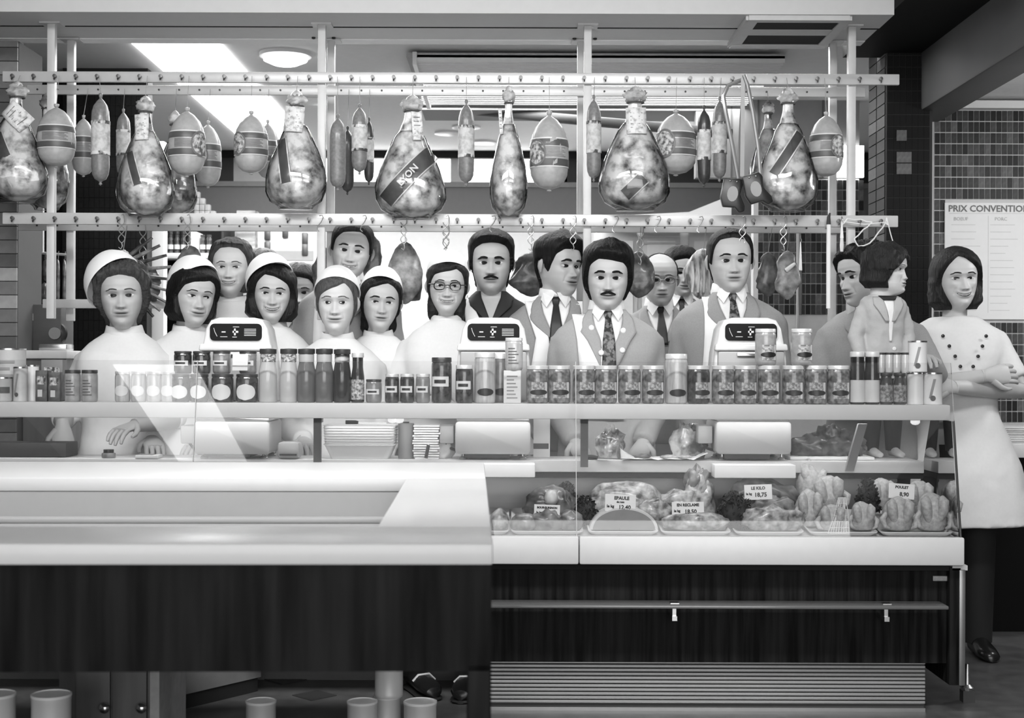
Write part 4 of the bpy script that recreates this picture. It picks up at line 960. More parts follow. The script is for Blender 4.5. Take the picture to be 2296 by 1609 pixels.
# 13 man with receding dark hair
c = person('upright man with slicked dark hair behind the rightmost scale', (1645, 583), 5.58, yaw=1, pitch=0, roll=-1, hs=1.06, smile=.05, skin=.43, drop=.074, w=1.16, neck=.058, brow=.015, browt=1.0, jaw=1.03, shadow=.06)
hair(c, .010, [(0, .196), (20, .192), (38, .188), (52, .165), (64, .125), (72, .10), (81, .095), (88, .138), (112, .13), (120, .045), (180, 0)], top=.012, side=.008, back=.01, rough=.1, seed=43)
coat(c, GREY, TIE2, [[(-.10, -.115, -.085), (-.16, -.115, -.06), (-.3, -.12, -.03), (-.5, -.13, .0)]]); seal(c)
# 14 man in profile holding the child
c = person('man in profile facing left who supports the toddler on the counter', (1899, 622), 5.62, rz=R(-12), yaw=-52, pitch=8, roll=-4, hs=1.02, smile=.3, skin=.38, gaze=(-.5, -.2), drop=.074, w=1.05, neck=.055, brow=.015, browt=1.1, shadow=.12)
hair(c, .010, [(0, .184), (30, .178), (48, .158), (60, .135), (72, .105), (81, .09), (90, .135), (112, .13), (121, .045), (140, .01), (180, -.005)], top=.024, side=.016, back=.018, rough=.3, nz=.003, seed=47)
coat(c, GREY, TIE, el=[(-.22, -.02, -.42), (.235, -.10, -.36)], wr=[(-.10, -.20, -.45), (.16, -.30, -.30)], dirs=[(.6, -1, 0), (.2, -1, .1)]); button(c, -.03, -.2, PEARL); seal(c)
# 15 toddler on the counter
c = person('dark haired toddler in pale jacket standing on the counter', (2024, 604), 5.2, sc=.45, rz=R(8), yaw=50, pitch=2, roll=0, hs=1.72, smile=0, skin=.52, nose=.55, gaze=(.4, 0), w=1.0, d=1.1, neck=.05, brow=.08, browt=.5, fw=1.02, jaw=1.12, shoem=M('pale_shoe', .6, .6))
hair(c, .028, [(-180, -.01), (-115, .0), (-90, .04), (-70, .07), (-50, .11), (-25, .15), (0, .165), (25, .165), (50, .12), (70, .08), (90, .04), (180, -.01)], top=.020, side=.022, back=.024, rough=.3, nz=.003, seed=53, hang=(.02, .095, .112, 75))
a = [((-.15, .02, -.23), (-.23, .02, -.46), (-.20, -.06, -.68)), ((.15, .02, -.23), (.22, .02, -.46), (.17, -.08, -.66))]
garment(c, 'jacket', M('child_jacket', .42, .8, var=.06, scale=120), -.13, -.74, True, a, .98, folds=.025, flare=.1, rad=(.07, .064, .056))
kid(c, c.tor.patch([(-.14, -.05, .05), (-.3, -.012, .03), (-.5, .0, .02)], .012, 5), 'undershirt', SHIRT, th=.004)
kid(c, c.tor.patch([(-.13, -.08, .08), (-.165, -.05, .05)], .03, 5), 'jersey_neck', BLACKC, th=.006)
for s in (-1, 1): kid(c, c.tor.patch([(-.14, *sorted((s * .05, s * .12))), (-.2, *sorted((s * .04, s * .13))), (-.34, *sorted((s * .012, s * .04)))], .02, 5), 'lapel', M('child_jacket', .42), th=.006)
button(c, .04, -.56, PEARL, .016)
bare_arms(c, a, s=1.0); legs(c, M('child_trousers', .025, .8, var=.3), .822, w=.085, s=1.0); seal(c)
# 16 woman at the right with folded arms
c = person('smiling woman with dark bob and folded arms in white tunic dress', (2160, 623), 5.62, yaw=3, pitch=1, roll=-2, hs=1.0, smile=.9, open=.9, skin=.50, drop=.066, w=.98, neck=.048, brow=.05, browt=.8)
hair(c, .022, [(-180, -.0), (-100, .03), (-80, .07), (-60, .13), (-40, .165), (-20, .19), (-8, .2), (5, .192), (22, .172), (42, .15), (62, .12), (80, .075), (110, .03), (180, 0)], top=.016, side=.02, back=.026, hang=(-.012, .104, .115, 68), rough=.12, seed=59)
a = shoulders(c, [(-.24, -.03, -.40), (.245, -.03, -.40)], [(.06, -.185, -.34), (-.08, -.21, -.385)])
garment(c, 'tunic_dress', COTTON, -.105, .53 - c.chin[2], True, a, .44, flare=.30, rad=(.062, .06, .056))
bare_arms(c, a, dirs=[(1, .1, .1), (-1, .1, .1)], nrm=[(0, -1, .3), (0, -1, .3)])
for z in (-.185, -.225, -.265, -.305):
    for s in (-1, 1): button(c, s * (.085 + (.185 + z) * .5), z, M('black_button', .02, .3), .007, .012)
legs(c, M('black_skirt', .012, .8), 0, name='dark_stockings', w=.07); seal(c)
# half hidden people further back
for lab, e, D, g in (('person hidden behind the capped women, only greying hair showing', (585, 622), 6.5, .09), ('person behind the pale coated man, only dark crown showing', (668, 655), 6.45, .03), ('person behind the balding man, only black crown showing', (1537, 611), 7.0, .01)):
    c = person(lab, e, D, pitch=6, yaw=8, skin=.38); hair(c, g, WOM, top=.02, side=.016, back=.02, rough=.2); coat(c, GREY, TIE); seal(c)
# ------------------------------------------------------------------ weighing scales
def prism(outline, y0, y1, bev=.006, seg=2):
    """extrude an x,z outline along y and round its edges"""
    bm = bmesh.new(); vs = [bm.verts.new((x, y0, z)) for x, z in outline]; f = bm.faces.new(vs)
    r = bmesh.ops.extrude_face_region(bm, geom=[f]); bmesh.ops.translate(bm, verts=[g for g in r['geom'] if isinstance(g, bmesh.types.BMVert)], vec=(0, y1 - y0, 0))
    bmesh.ops.recalc_face_normals(bm, faces=bm.faces[:])
    if bev:
        ed = [e for e in bm.edges if len(e.link_faces) == 2 and e.calc_face_angle(0) > R(50)]
        bmesh.ops.bevel(bm, geom=ed, offset=bev, segments=seg, affect='EDGES', profile=.5)
    bm.verts.index_update(); m = MB().add([v.co.copy() for v in bm.verts], [[v.index for v in q.verts] for q in bm.faces]); bm.free(); return m
def rrect(x0, x1, z0, z1, r, n=4):
    pts = []
    for cx_, cz_, a0 in ((x1 - r, z1 - r, 0), (x0 + r, z1 - r, 90), (x0 + r, z0 + r, 180), (x1 - r, z0 + r, 270)):
        for i in range(n + 1): a = R(a0 + 90 * i / n); pts.append((cx_ + r * math.cos(a), cz_ + r * math.sin(a)))
    return pts
SCW = M('scale_enamel', .78, .25, var=.02, coat=.3); SCG = M('scale_grey', .40, .35, var=.03); DIAL = M('scale_dial', .01, .4, spec=.12); MARK = M('dial_marks', .7, .5)
def scale(px, label, stand):
    p = P(px, 1000, 4.98); t = thing('weighing_scale', label, 'scale', (p.x, 5.0, 0), 'shop weighing scales')
    z = lambda y: P(px, y, 4.98).z
    hw = .132
    prism(rrect(-hw, hw, z(1018), z(944), .014), -.02, .24, .006).build('lower_body', SCG, t)
    prism(rrect(-hw + .004, hw - .004, z(944), z(930), .004), -.005, .22, .003).build('pan_plate', M('pan_steel', .6, .25, .6), t)
    MB().box((-.02, .03, z(945)), (.02, .10, z(900)), .004).build('pillar', SCG, t)
    # head: wide foot, sloping shoulders, round top
    o = [(-hw, z(905)), (hw, z(905)), (hw, z(835)), (hw - .006, z(790)), (hw - .022, z(735)), (hw - .04, z(716)), (hw - .07, z(710)), (-hw + .07, z(710)), (-hw + .04, z(716)), (-hw + .022, z(735)), (-hw + .006, z(790)), (-hw, z(835))]
    prism(o, .05, .22, .014, 3).build('head_housing', SCW, t)
    prism([(-hw + .012, z(900)), (hw - .012, z(900)), (hw - .014, z(786)), (-hw + .014, z(786))], .035, .06, .008).build('front_plate', SCG, t)
    prism([(-hw + .002, z(786)), (hw - .002, z(786)), (hw - .006, z(770)), (-hw + .006, z(770))], .028, .07, .007, 3).build('brow_ridge', SCW, t)
    d = prism(rrect(-.092, .092, z(763), z(724), .016), .042, .055, 0).build('dial_window', DIAL, t)
    prism([(a * 1.06, (b - z(743)) * 1.16 + z(743)) for a, b in rrect(-.092, .092, z(763), z(724), .016)], .047, .058, .003).build('window_rim', SCW, t)
    m = MB(); zc = z(743)
    m.box((-.006, .0405, zc - .012), (.0, .042, zc + .012)); m.box((-.011, .0405, zc - .003), (.009, .042, zc + .004))
    for i in range(5): m.box((.03, .0405, zc - .013 + i * .0055), (.072, .042, zc - .011 + i * .0055))
    m.box((-.05, .0405, zc - .002), (-.036, .042, zc + .002)); m.box((-.055, .0405, zc - .018), (-.03, .042, zc - .016)); m.box((-.01, .0405, zc + .017), (.012, .042, zc + .019)); m.box((-.012, .0405, zc - .019), (.004, .042, zc - .017))
    m.tube([(-.066, .041, zc - .016), (-.074, .041, zc), (-.078, .041, zc + .014)], .0012, 5)
    m.build('dial_marks', MARK, d, smooth=False)
    prism(rrect(-.052, .048, z(799), z(790), .004), .026, .04, .002).build('slot_handle', M('bright_metal', .6), t)
    MB().box((-hw - .058, .02, z(996)), (-hw - .006, .12, z(955)), .006).build('side_box', SCG, t)
    MB().tube([(-hw - .035, .06, z(996)), (-hw - .02, .06, z(1008)), (-hw + .01, .06, z(1014))], .005, 8).build('side_arm', M('black_rubber', .02, .6), t)
    for x in (-.105, .105):
        for y in (.02, .19): MB().lathe([(.013, 0), (.015, .004), (.012, .008), (.006, .012), (.006, z(1016) - stand - .002)], 12).build('foot', M('bright_metal', .6), t, loc=(x, y, stand))
    MB().box((-.10, .0, stand + .006), (.06, .18, z(1016))).build('under_tray', M('black_rubber', .02), t, smooth=False)
    return t
scale(520, 'white shop scale with dial, leftmost of the three', WT1)
scale(1105, 'white shop scale in the middle behind the pale jars', WT1)
scale(1690, 'white shop scale, rightmost, standing on a white block', WT1)
for x0, x1, lab in ((1035, 1200, 'white block projecting under the middle scale'), (1602, 1785, 'white block projecting under the rightmost scale')):
    a, b = P(x0, 1050, 4.9), P(x1, 1050, 4.9); o = MB().box((a.x, 4.90, .766), (b.x, 4.988, .812), .004).build('scale_block', WHITE()); tag(o, lab, 'block', 'scale blocks')
# ------------------------------------------------------------------ jars, bottles and tins on the glass shelf
LIDW = M('lid_white', .7, .3, .2, var=.1); LIDD = M('lid_dark', .06, .35, .3); PAPER = M('label_paper', .7, .6, var=.05); EMB = M('label_black', .015, .4)
CONT = {'bean': M('jar_beans', .12, .25, contrast=(.03, .30, .5, .18), scale=55, coat=.8), 'dark': M('jar_dark', .03, .2, contrast=(.006, .09, .5, .2), scale=60, coat=.8), 'pale': M('jar_pale', .45, .25, contrast=(.3, .6, .5, .3), scale=30, stretch=(3, 3, .5), coat=.8), 'mid': M('jar_mid', .2, .25, contrast=(.12, .3, .5, .3), scale=40, coat=.8), 'grey': M('jar_grey', .32, .3, contrast=(.2, .42, .5, .3), scale=40, coat=.6)}
LETT = M('small_print', .12, .6)
MESHC = {}
def cyl_label(r, z0, z1, t0, t1, off=.0008, n=10): return MB().lathe([(r + off, z0), (r + off, z1)], n, t0=t0, t1=t1)
def jar_parts(t, kind, r, h, lid, label, turn=0):
    key = (kind, round(r, 4), round(h, 4), lid, label)
    if key not in MESHC:
        L = []
        bodyp = [(r * .86, 0), (r * .97, .004), (r, .012), (r, h * .80), (r * .97, h * .86), (r * .90, h * .90), (r * .90, h * .96)]
        m = MB().lathe(bodyp, 24).mesh('body'); m.materials.append(CONT[kind]); L.append(('body', m, None))
        m = MB().lathe([(r * .93, h * .895), (r * .97, h * .90), (r * .97, h * .985), (r * .93, h), (.001, h)], 24).mesh('lid'); m.materials.append(LIDW if lid == 'w' else LIDD); L.append(('lid', m, None))
        if label in ('oval', 'ovaltall'):
            zc = h * (.29 if label == 'oval' else .22)
            if label == 'oval':
                m = cyl_label(r, h * .14, h * .56, -34, 52).mesh('label'); m.materials.append(M('label_grey', .33, .6, contrast=(.16, .5, .5, .1), scale=110)); L.append(('label', m, None))
                m = cyl_label(r, h * .14, h * .56, 38, 52, .0012, 4).mesh('label_edge'); m.materials.append(PAPER); L.append(('label_edge', m, None))
            rows = []
            for i in range(9):
                f = -1 + i / 4; hw_ = 46 * math.sqrt(max(.01, 1 - f * f * .98)); rows.append([((r + .0018) * math.sin(R(5 + hw_ * (-1 + 2 * j / 8))), -(r + .0018) * math.cos(R(5 + hw_ * (-1 + 2 * j / 8))), zc + f * h * .075) for j in range(9)])
            m = MB().loft(rows, cap=False, closed=False).mesh('oval_emblem'); m.materials.append(EMB); L.append(('oval_emblem', m, None))
        elif label == 'round':
            rows = []
            for i in range(11):
                f = -1 + i / 5; hw_ = 54 * math.sqrt(max(.01, 1 - f * f * .99)); rows.append([((r + .0012) * math.sin(R(hw_ * (-1 + 2 * j / 8))), -(r + .0012) * math.cos(R(hw_ * (-1 + 2 * j / 8))), h * .36 + f * r * .72) for j in range(9)])
            m = MB().loft(rows, cap=False, closed=False).mesh('round_label'); m.materials.append(PAPER); L.append(('round_label', m, None))
        elif label == 'band':
            m = cyl_label(r, h * .36, h * .58, -60, 45).mesh('label'); m.materials.append(PAPER); L.append(('label', m, None))
            m = cyl_label(r, h * .43, h * .51, -40, 25, .0016).mesh('label_print'); m.materials.append(EMB); L.append(('label_print', m, None))
        elif label == 'print':
            q = MB()
            for k in range(6): q.v += []; q.lathe([(r + .001, h * (.2 + .09 * k)), (r + .001, h * (.235 + .09 * k))], 8, t0=-38, t1=30 - (k % 3) * 12)
            m = q.mesh('printed_lines'); m.materials.append(LETT); L.append(('printed_lines', m, None))
        MESHC[key] = L
    for nm, me, _ in MESHC[key]:
        o = link(nm, me, t); o.rotation_euler = (0, 0, R(turn))
SHZ = zs1 + .0005
def jar(px, ytop, wpx, kind, lid, label, text_, grp, D=4.865, base=None, turn=0, cat='jar'):
    p = P(px, 880, D); r = W(wpx, D) / 2; z0 = SHZ if base is None else base; h = P(px, ytop, D).z - z0
    t = thing(cat, text_, cat, (p.x, D, z0), grp); jar_parts(t, kind, r, h, lid, label, turn); return t
# the row of oval-label jars
xs = [1205, 1254, 1309, 1358, 1411, 1464, 1566, 1621, 1671, 1724, 1779, 1829, 1880]
for i, x in enumerate(xs):
    k = 'dark' if i == 6 else 'bean'
    lab = ('%s squat oval labelled jar rightward from the white carton' % ORD[i]) if i < 6 else ('%s squat oval labelled jar rightward from the tall pale jar' % ORD[i - 6])
    jar(x, 819, 51, k, 'w', 'oval', lab, 'squat preserve jars with oval labels', turn=random.uniform(-14, 16), D=4.87)
jar(1516, 793, 50, 'pale', 'w', 'ovaltall', 'tall pale asparagus jar standing among the squat oval labelled jars', None)
jar(1087, 790, 48, 'pale', 'w', 'ovaltall', 'tall pale asparagus jar in front of the middle scale', None, D=4.86)
jar(1122, 793, 40, 'mid', 'w', 'ovaltall', 'tall jar half hidden behind the white patterned carton', None, D=4.93)
for x, lab in ((1716, 'left oval labelled jar stacked on top before the rightmost scale'), (1797, 'right oval labelled jar stacked on top beside the rightmost scale')):
    jar(x, 737, 47, 'grey', 'w', 'oval', lab, 'stacked preserve jars', D=4.87, base=P(x, 819, 4.87).z + .0005, turn=6)
jar(990, 801, 46, 'dark', 'd', 'band', 'tall dark jar with white band label left of the middle scale', None)
jar(1041, 818, 40, 'dark', 'w', 'band', 'dark jar with white lid before the left edge of the middle scale', None, D=4.85)
for x, lab in ((879, 'left of three low dark jars with white lids'), (913, 'middle of three low dark jars with white lids'), (948, 'right of three low jars with white lids, paler contents')):
    jar(x, 838, 32, 'dark' if x < 940 else 'mid', 'w', 'band', lab, 'low jars with white lids', D=4.85)
jar(838, 850, 36, 'mid', 'd', 'band', 'small glass jar with dark lid beside the slim bottle', None)
# dark jars with round labels, second tier behind
for i, (x, lab) in enumerate(((405, 'dark round labelled jar partly lost in glare, leftmost'), (447, 'dark jar with greyish round label at the pane joint'), (499, 'dark jar with white round label, third in its row'), (554, 'dark jar with white round label beside the tapered bottles'))):
    jar(x, 838, 50 if x > 460 else 42, 'dark', 'd', 'round', lab, 'dark jars with round labels', D=4.86)
for i, (x, lab) in enumerate(((410, 'upper dark jar at the left end of the stacked tier'), (452, 'upper dark jar above the pane joint'), (497, 'upper jar with pale label above the third round label'), (556, 'upper jar with pale label beside the bottles'))):
    jar(x, 787, 40, 'dark' if i < 2 else 'mid', 'd', 'band', lab, 'upper tier of dark jars', D=4.87, base=P(x, 838, 4.86).z + .001)
p = P(537, 812, 4.8); o = MB().box((-.026, -.001, -.028), (.026, .001, .028)).build('price_note', M('label_paper', .7), loc=(p.x, 4.812, p.z), smooth=False); tag(o, 'blank white paper note stuck before the stacked dark jars', 'note'); o.rotation_euler = (R(-8), 0, 0)
# glass bottles / tapered jars
def bottle(px, ytop, wpx, mat, capm, lab, grp, neck=.62, D=4.86, shoulder=.55, upper=None, labelz=None, base=None):
    p = P(px, 880, D); r = W(wpx, D) / 2; z0 = SHZ if base is None else base; h = P(px, ytop, D).z - z0
    t = thing('bottle', lab, 'bottle', (p.x, D, z0), grp)
    MB().lathe([(r * .9, 0), (r, .005), (r, h * shoulder), (r * .97, h * (shoulder + .04)), (r * neck * 1.06, h * (shoulder + .15)), (r * neck, h * (shoulder + .2)), (r * neck, h * .93)], 20).build('body', mat, t)
    MB().lathe([(r * neck * 1.1, h * .9), (r * neck * 1.14, h * .91), (r * neck * 1.14, h * .99), (r * neck, h), (.001, h)], 20).build('cap', capm, t)
    if upper is not None: MB().lathe([(r * neck + .0008, h * (shoulder + .2)), (r * neck + .0008, h * .89)], 16, t0=-170, t1=170).build('neck_label', upper, t)
    if labelz: cyl_label(r, h * labelz[0], h * labelz[1], -75, 75).build('label', labelz[2], t)
    return t
PR = M('bottle_print', .3, .5, contrast=(.08, .6, .5, .12), scale=120)
bottle(601, 781, 42, M('glass_pale_fill', .5, .15, coat=.5), LIDD, 'first tapered bottle with pale contents beside the round labels', 'tapered bottles', .8, upper=PR)
bottle(647, 781, 40, M('glass_pale_fill', .5), LIDD, 'second tapered bottle with pale contents', 'tapered bottles', .84, upper=PR)
bottle(687, 781, 42, M('glass_grey_fill', .13, .15, coat=.5), LIDD, 'third tapered bottle, grey contents under a pale neck', 'tapered bottles', .80, upper=M('neck_pale', .4, .4))
bottle(727, 781, 42, M('glass_grey_fill', .13), LIDD, 'fourth tapered bottle, grey contents under a pale neck', 'tapered bottles', .80, upper=M('neck_pale', .4))
bottle(767, 782, 40, M('glass_dark_fill', .03, .12, coat=.5), LIDD, 'fifth tapered bottle with dark contents and striped neck', 'tapered bottles', .82, upper=M('neck_striped', .1, .4, contrast=(.02, .5, .5, .05), scale=40, stretch=(.2, .2, 1)))
bottle(802, 790, 30, M('glass_dark_fill', .03), M('lid_white', .7), 'slim dark bottle with pale label and white cap', None, .8, shoulder=.5, labelz=(.06, .46, PR))
for x, lab in ((1922, 'left tall sauce bottle with thick white cap before the toddler'), (1955, 'right tall sauce bottle with thick white cap before the toddler')):
    bottle(x, 788, 33, M('glass_dark_fill', .03), LIDW, lab, 'tall sauce bottles', .88, shoulder=.6, D=4.86, labelz=(.04, .46, M('label_pale', .6, .5, var=.1)), upper=M('neck_dark', .02, .2))
for x, lab in ((1987, 'left small brown bottle with printed label'), (2017, 'right small brown bottle with printed label')):
    bottle(x, 836, 29, M('glass_brown', .06, .15, coat=.5), LIDD, lab, 'small brown bottles', .8, shoulder=.66, D=4.86, labelz=(.08, .62, M('label_mid', .22, .5, contrast=(.1, .34, .5, .1), scale=90)))
for i, x in enumerate((1975, 1993, 2010, 2029)):
    bottle(x, 790, 17, M('glass_clear_fill', .5, .1, coat=.8), LIDD, '%s tiny dark stoppered vial from the left stacked above the brown bottles' % ORD[i], 'tiny stoppered vials', .95, shoulder=.5, D=4.865, base=P(x, 836, 4.86).z + .002)
def can(px, ytop, wpx, mat, lab, grp, D=4.86, base=None, deco=None, name='tin_can'):
    p = P(px, 880, D); r = W(wpx, D) / 2; z0 = SHZ if base is None else base; h = P(px, ytop, D).z - z0
    t = thing(name, lab, 'can', (p.x, D, z0), grp)
    MB().lathe([(r * .97, 0), (r, .003), (r, h * .03), (r * .985, h * .05), (r * .985, h * .95), (r, h * .97), (r, h - .002), (r * .96, h - .001), (.001, h - .003)], 24).build('body', mat, t)
    MB().lathe([(r * 1.012, h - .005), (r * 1.012, h), (r * .96, h)], 24, cap=False).build('rim', M('bright_metal', .6), t)
    if deco: deco(t, r, h)
    return t
CANW = M('can_white', .72, .3, var=.04)
def leaf_deco(t, r, h):
    rows = [[((r + .001) * math.sin(R(-30 + 26 * f + (j - 1) * 8)), -(r + .001) * math.cos(R(-30 + 26 * f + (j - 1) * 8)), h * (.2 + .6 * f)) for j in range(3)] for f in (0, .25, .5, .75, 1)]
    MB().loft(rows, cap=False, closed=False).build('printed_leaf', M('print_grey', .25, .5), t)
    rows = [[((r + .0012) * math.sin(R(-14 + 16 * math.cos(a) * q)), -(r + .0012) * math.cos(R(-14 + 16 * math.cos(a) * q)), h * .2 + math.sin(a) * q * r * .3) for a in [2 * PI * k / 12 for k in range(12)]] for q in (1, .02)]
    MB().loft(rows, cap=False).build('printed_spot', M('print_dark', .08, .5), t)
def print_deco(t, r, h):
    q = MB()
    for k in range(5): q.lathe([(r + .001, h * (.2 + .13 * k)), (r + .001, h * (.25 + .13 * k))], 8, t0=-40, t1=38 - (k % 2) * 16)
    q.build('printed_lines', M('print_grey', .25), t)
can(2052, 835, 36, CANW, 'white can under the stacked one beside the folded arm woman', None, deco=lambda t, r, h: None)
can(2091, 835, 42, CANW, 'white can at the right end of the jar shelf', None, deco=leaf_deco)
can(2057, 764, 42, CANW, 'white can with leaf print stacked on top at the right end', None, base=P(2057, 834, 4.86).z + .001, deco=leaf_deco)
can(20, 781, 74, M('can_grey', .45, .35, var=.1), 'large pale can at the far left of the jar shelf', None, D=4.92, deco=print_deco)
can(6, 845, 44, M('can_grey', .45), 'low can with dark stripe at the left edge', None, D=4.85, deco=lambda t, r, h: MB().lathe([(r + .001, h * .35), (r + .001, h * .6)], 12, t0=-50, t1=60).build('stripe', M('print_dark', .08), t))
can(46, 822, 32, M('can_pale', .5, .35, var=.2), 'slim patterned can with a dark spot near the left edge', None, D=4.85, deco=leaf_deco)
can(72, 818, 30, CANW, 'plain pale can behind the two picture cartons', None, D=4.91)
for x, lab in ((163, 'left pale jar with dark lid near the leftmost woman'), (201, 'right pale jar with dark lid near the leftmost woman')):
    jar(x, 829, 36, 'grey', 'd', 'print', lab, 'pale jars with dark lids', D=4.85)
for i, x in enumerate((275, 311, 346, 378)):
    jar(x, 832, 34, 'pale', 'w', 'round', '%s glare-paled jar from the left before the leftmost woman' % ORD[i], 'glare-paled jars', D=4.86)  # pale contents imitate the glare washing over the pane
def carton(x0, x1, y0, D, mat, lab, dep=.05, base=None, name='carton', cat='carton', deco=True):
    a, b = P(x0, 890, D), P(x1, 890, D); z0 = SHZ if base is None else base; h = P(x0, y0, D).z - z0; w_ = b.x - a.x
    t = thing(name, lab, cat, ((a.x + b.x) / 2, D, z0)); MB().box((-w_ / 2, 0, 0), (w_ / 2, dep, h), .0015).build('box', mat, t)
    if deco:
        MB().box((-w_ * .36, -.001, h * .55), (w_ * .36, 0, h * .82)).build('picture', M('print_mottled', .2, .5, contrast=(.03, .6, .5, .1), scale=60), t, smooth=False)
        MB().box((-w_ * .3, -.001, h * .15), (w_ * .1, 0, h * .38)).build('print', M('print_light', .5, .5), t, smooth=False)
    return t
carton(79, 105, 830, 4.85, M('carton_dark', .06, .5, contrast=(.02, .14, .5, .2), scale=40), 'left dark picture carton on the shelf')
carton(108, 134, 834, 4.85, M('carton_dark', .06), 'right dark picture carton on the shelf')
carton(92, 140, 806, 4.92, M('carton_mid', .16, .5), 'low grey carton behind the dark picture cartons')
t = carton(1129, 1168, 830, 4.85, M('carton_white', .62, .5, var=.06), 'white printed carton left of the first squat jar', .04, deco=False)
m = MB(); w_, h = W(39, 4.85), P(1148, 830, 4.85).z - SHZ
for k in range(7): m.box((-w_ * .32, -.001, h * (.14 + .11 * k)), (w_ * (.3 - .1 * (k % 3)), 0, h * (.18 + .11 * k)))
m.build('print', M('print_grey', .25), t, smooth=False)
jar(1152, 757, 40, 'pale', 'w', 'print', 'pale jar stacked on the white printed carton', None, D=4.872, base=P(1148, 830, 4.85).z + .0005)
# ------------------------------------------------------------------ things on the worktop behind the glass
WZ = WT1 + .0005
def lump(name, mat, c, r, parent=None, amp=.25, sc=22, seed=0, n=28, m_=18, flat=True, squash=None):
    """knobbly rounded piece resting on its base"""
    q = MB(); rings = []
    for i in range(m_ + 1):
        a = PI * min(max(i / m_, .012), .988); g = []
        for j in range(n):
            b = 2 * PI * j / n; d = Vector((math.sin(a) * math.cos(b), math.sin(a) * math.sin(b), -math.cos(a)))
            k = 1 + amp * fbm(d * .09, sc, seed); z = d.z * k
            if flat and z < -.55: z = -.55 - (z + .55) * -.1
            g.append((c[0] + d.x * k * r[0], c[1] + d.y * k * r[1], c[2] + (z + (.55 if flat else 0)) * r[2]))
        rings.append(g)
    q.loft(rings); return q.build(name, mat, parent, angle=75)
MEATD = M('meat_dark', .05, .35, contrast=(.012, .16, .5, .2), scale=28, coat=.3); MEATL = M('meat_light', .26, .35, contrast=(.08, .55, .5, .16), scale=35, coat=.3); FAT = M('fat_pale', .55, .4, var=.1); MEATM = M('meat_mid', .15, .35, contrast=(.05, .34, .5, .2), scale=30, coat=.3)
# stack of white trays
for i in range(9):
    D = 4.985; a, b = P(722, 1000, D), P(886, 1000, D); cx_ = (a.x + b.x) / 2; hw = (b.x - a.x) / 2 * (.985 + .004 * i)
    z0 = WZ + (0 if i == 0 else .045 + .0093 * (i - 1)); hh = .052 if i == 0 else .0085
    t = thing('plastic_tray', ('lowest' if i == 0 else ORD[i]) + (' white plastic tray of the stack, deep one at bottom' if i == 0 else ' white plastic tray up in the stack on the worktop') if i < 8 else 'topmost white plastic tray of the stack on the worktop', 'tray', (cx_, D + .09, z0), 'stack of white plastic trays')
    m = MB(); k0 = .80 if i == 0 else .96
    rect = lambda s, z: [(x, y, z) for x, y in rrect(-hw * s, hw * s, -.085 * s, .085 * s, .02, 4)]
    m.loft([rect(k0, 0), rect(.97, hh * .93), rect(1.0, hh * .94), rect(1.0, hh), rect(.95, hh), rect(k0 * .95, .003 if i == 0 else hh * .6)])
    m.build('shell', M('tray_plastic', .78, .4, var=.02), t)
p = P(800, 940, 4.98); t = thing('boning_knife', 'dark handled knife lying across the stacked trays', 'knife', (p.x, 5.03, WZ + .045 + .0093 * 8 + .003)); MB().tube([(-.045, 0, .006), (-.01, 0, .006), (.0, 0, .005)], [.007, .007, .005], 8).build('handle', M('black_rubber', .02), t); MB().box((0, -.008, .003), (.1, .006, .005)).build('blade', M('bright_metal', .6), t, smooth=False)
p = P(908, 985, 5.0); t = thing('paper_roll', 'upright grey roll between the trays and the paper pile', 'roll', (p.x, 5.05, WZ)); MB().lathe([(.027, 0), (.028, .002), (.028, .125), (.012, .126), (.011, .12)], 20).build('roll', M('roll_grey', .3, .6), t); MB().lathe([(.011, .118), (.011, .13), (.001, .131)], 12).build('core', LIDD, t)
t = thing('wrapping_paper_pile', 'tall ruffled pile of white wrapping sheets left of the middle scale', 'paper', (P(955, 985, 5.0).x, 5.06, WZ))
for i in range(14):
    m = MB(); w_ = .045 + random.uniform(-.003, .003)
    m.box((-w_, -.05, i * .0087), (w_, .05, i * .0087 + .0065), .002); o = m.build('sheet_bundle', M('tissue_white', .85), t); o.rotation_euler = (0, 0, R(random.uniform(-5, 5)))
p = P(1000, 1010, 4.99); o = lump('paper_bag', M('tissue_white', .85), (p.x - .02, 5.1, WZ), (.05, .05, .06), amp=.3); tag(o, 'crumpled white paper behind the left foot of the middle scale', 'paper')
t = thing('marker_pen', 'short dark pen leaning on the white paper pile', 'pen', (P(957, 1015, 4.97).x, 4.98, WZ)); MB().tube([(-.004, 0, .006), (.004, .012, .05)], .006, 8).build('barrel', M('black_rubber', .02), t); MB().tube([(.004, .012, .05), (.0045, .0135, .056)], .004, 8).build('tip', LIDW, t)
p = P(647, 1005, 5.0); t = thing('tape_dispenser', 'small grey rounded box beside the leftmost scale', 'box', (p.x, 5.03, WZ)); MB().box((-.04, -.04, 0), (.04, .04, .06), .015).build('body', SCG, t); MB().box((-.03, -.043, .012), (.03, -.038, .018)).build('slot', M('black_rubber', .02), t, smooth=False)
p = P(240, 1015, 5.0); t = thing('small_tape_roll', 'small dark tape roll by the leftmost woman hand', 'tape', (p.x, 5.02, WZ)); MB().lathe([(.022, 0), (.024, .003), (.024, .015), (.022, .018), (.012, .018), (.012, 0)], 20).build('roll', M('meat_mid', .15), t); MB().lathe([(.018, .018), (.018, .03), (.001, .031)], 16).build('cap', LIDD, t)
p = P(330, 1015, 5.0); t = thing('paper_pad', 'low white pad of sheets on the worktop before the second woman', 'paper', (p.x, 5.02, WZ)); MB().box((-.04, -.03, 0), (.04, .04, .012), .002).build('pad', M('tissue_white', .85), t); MB().box((-.036, -.026, .012), (.02, .03, .0135)).build('cover', M('print_grey', .25), t, smooth=False)
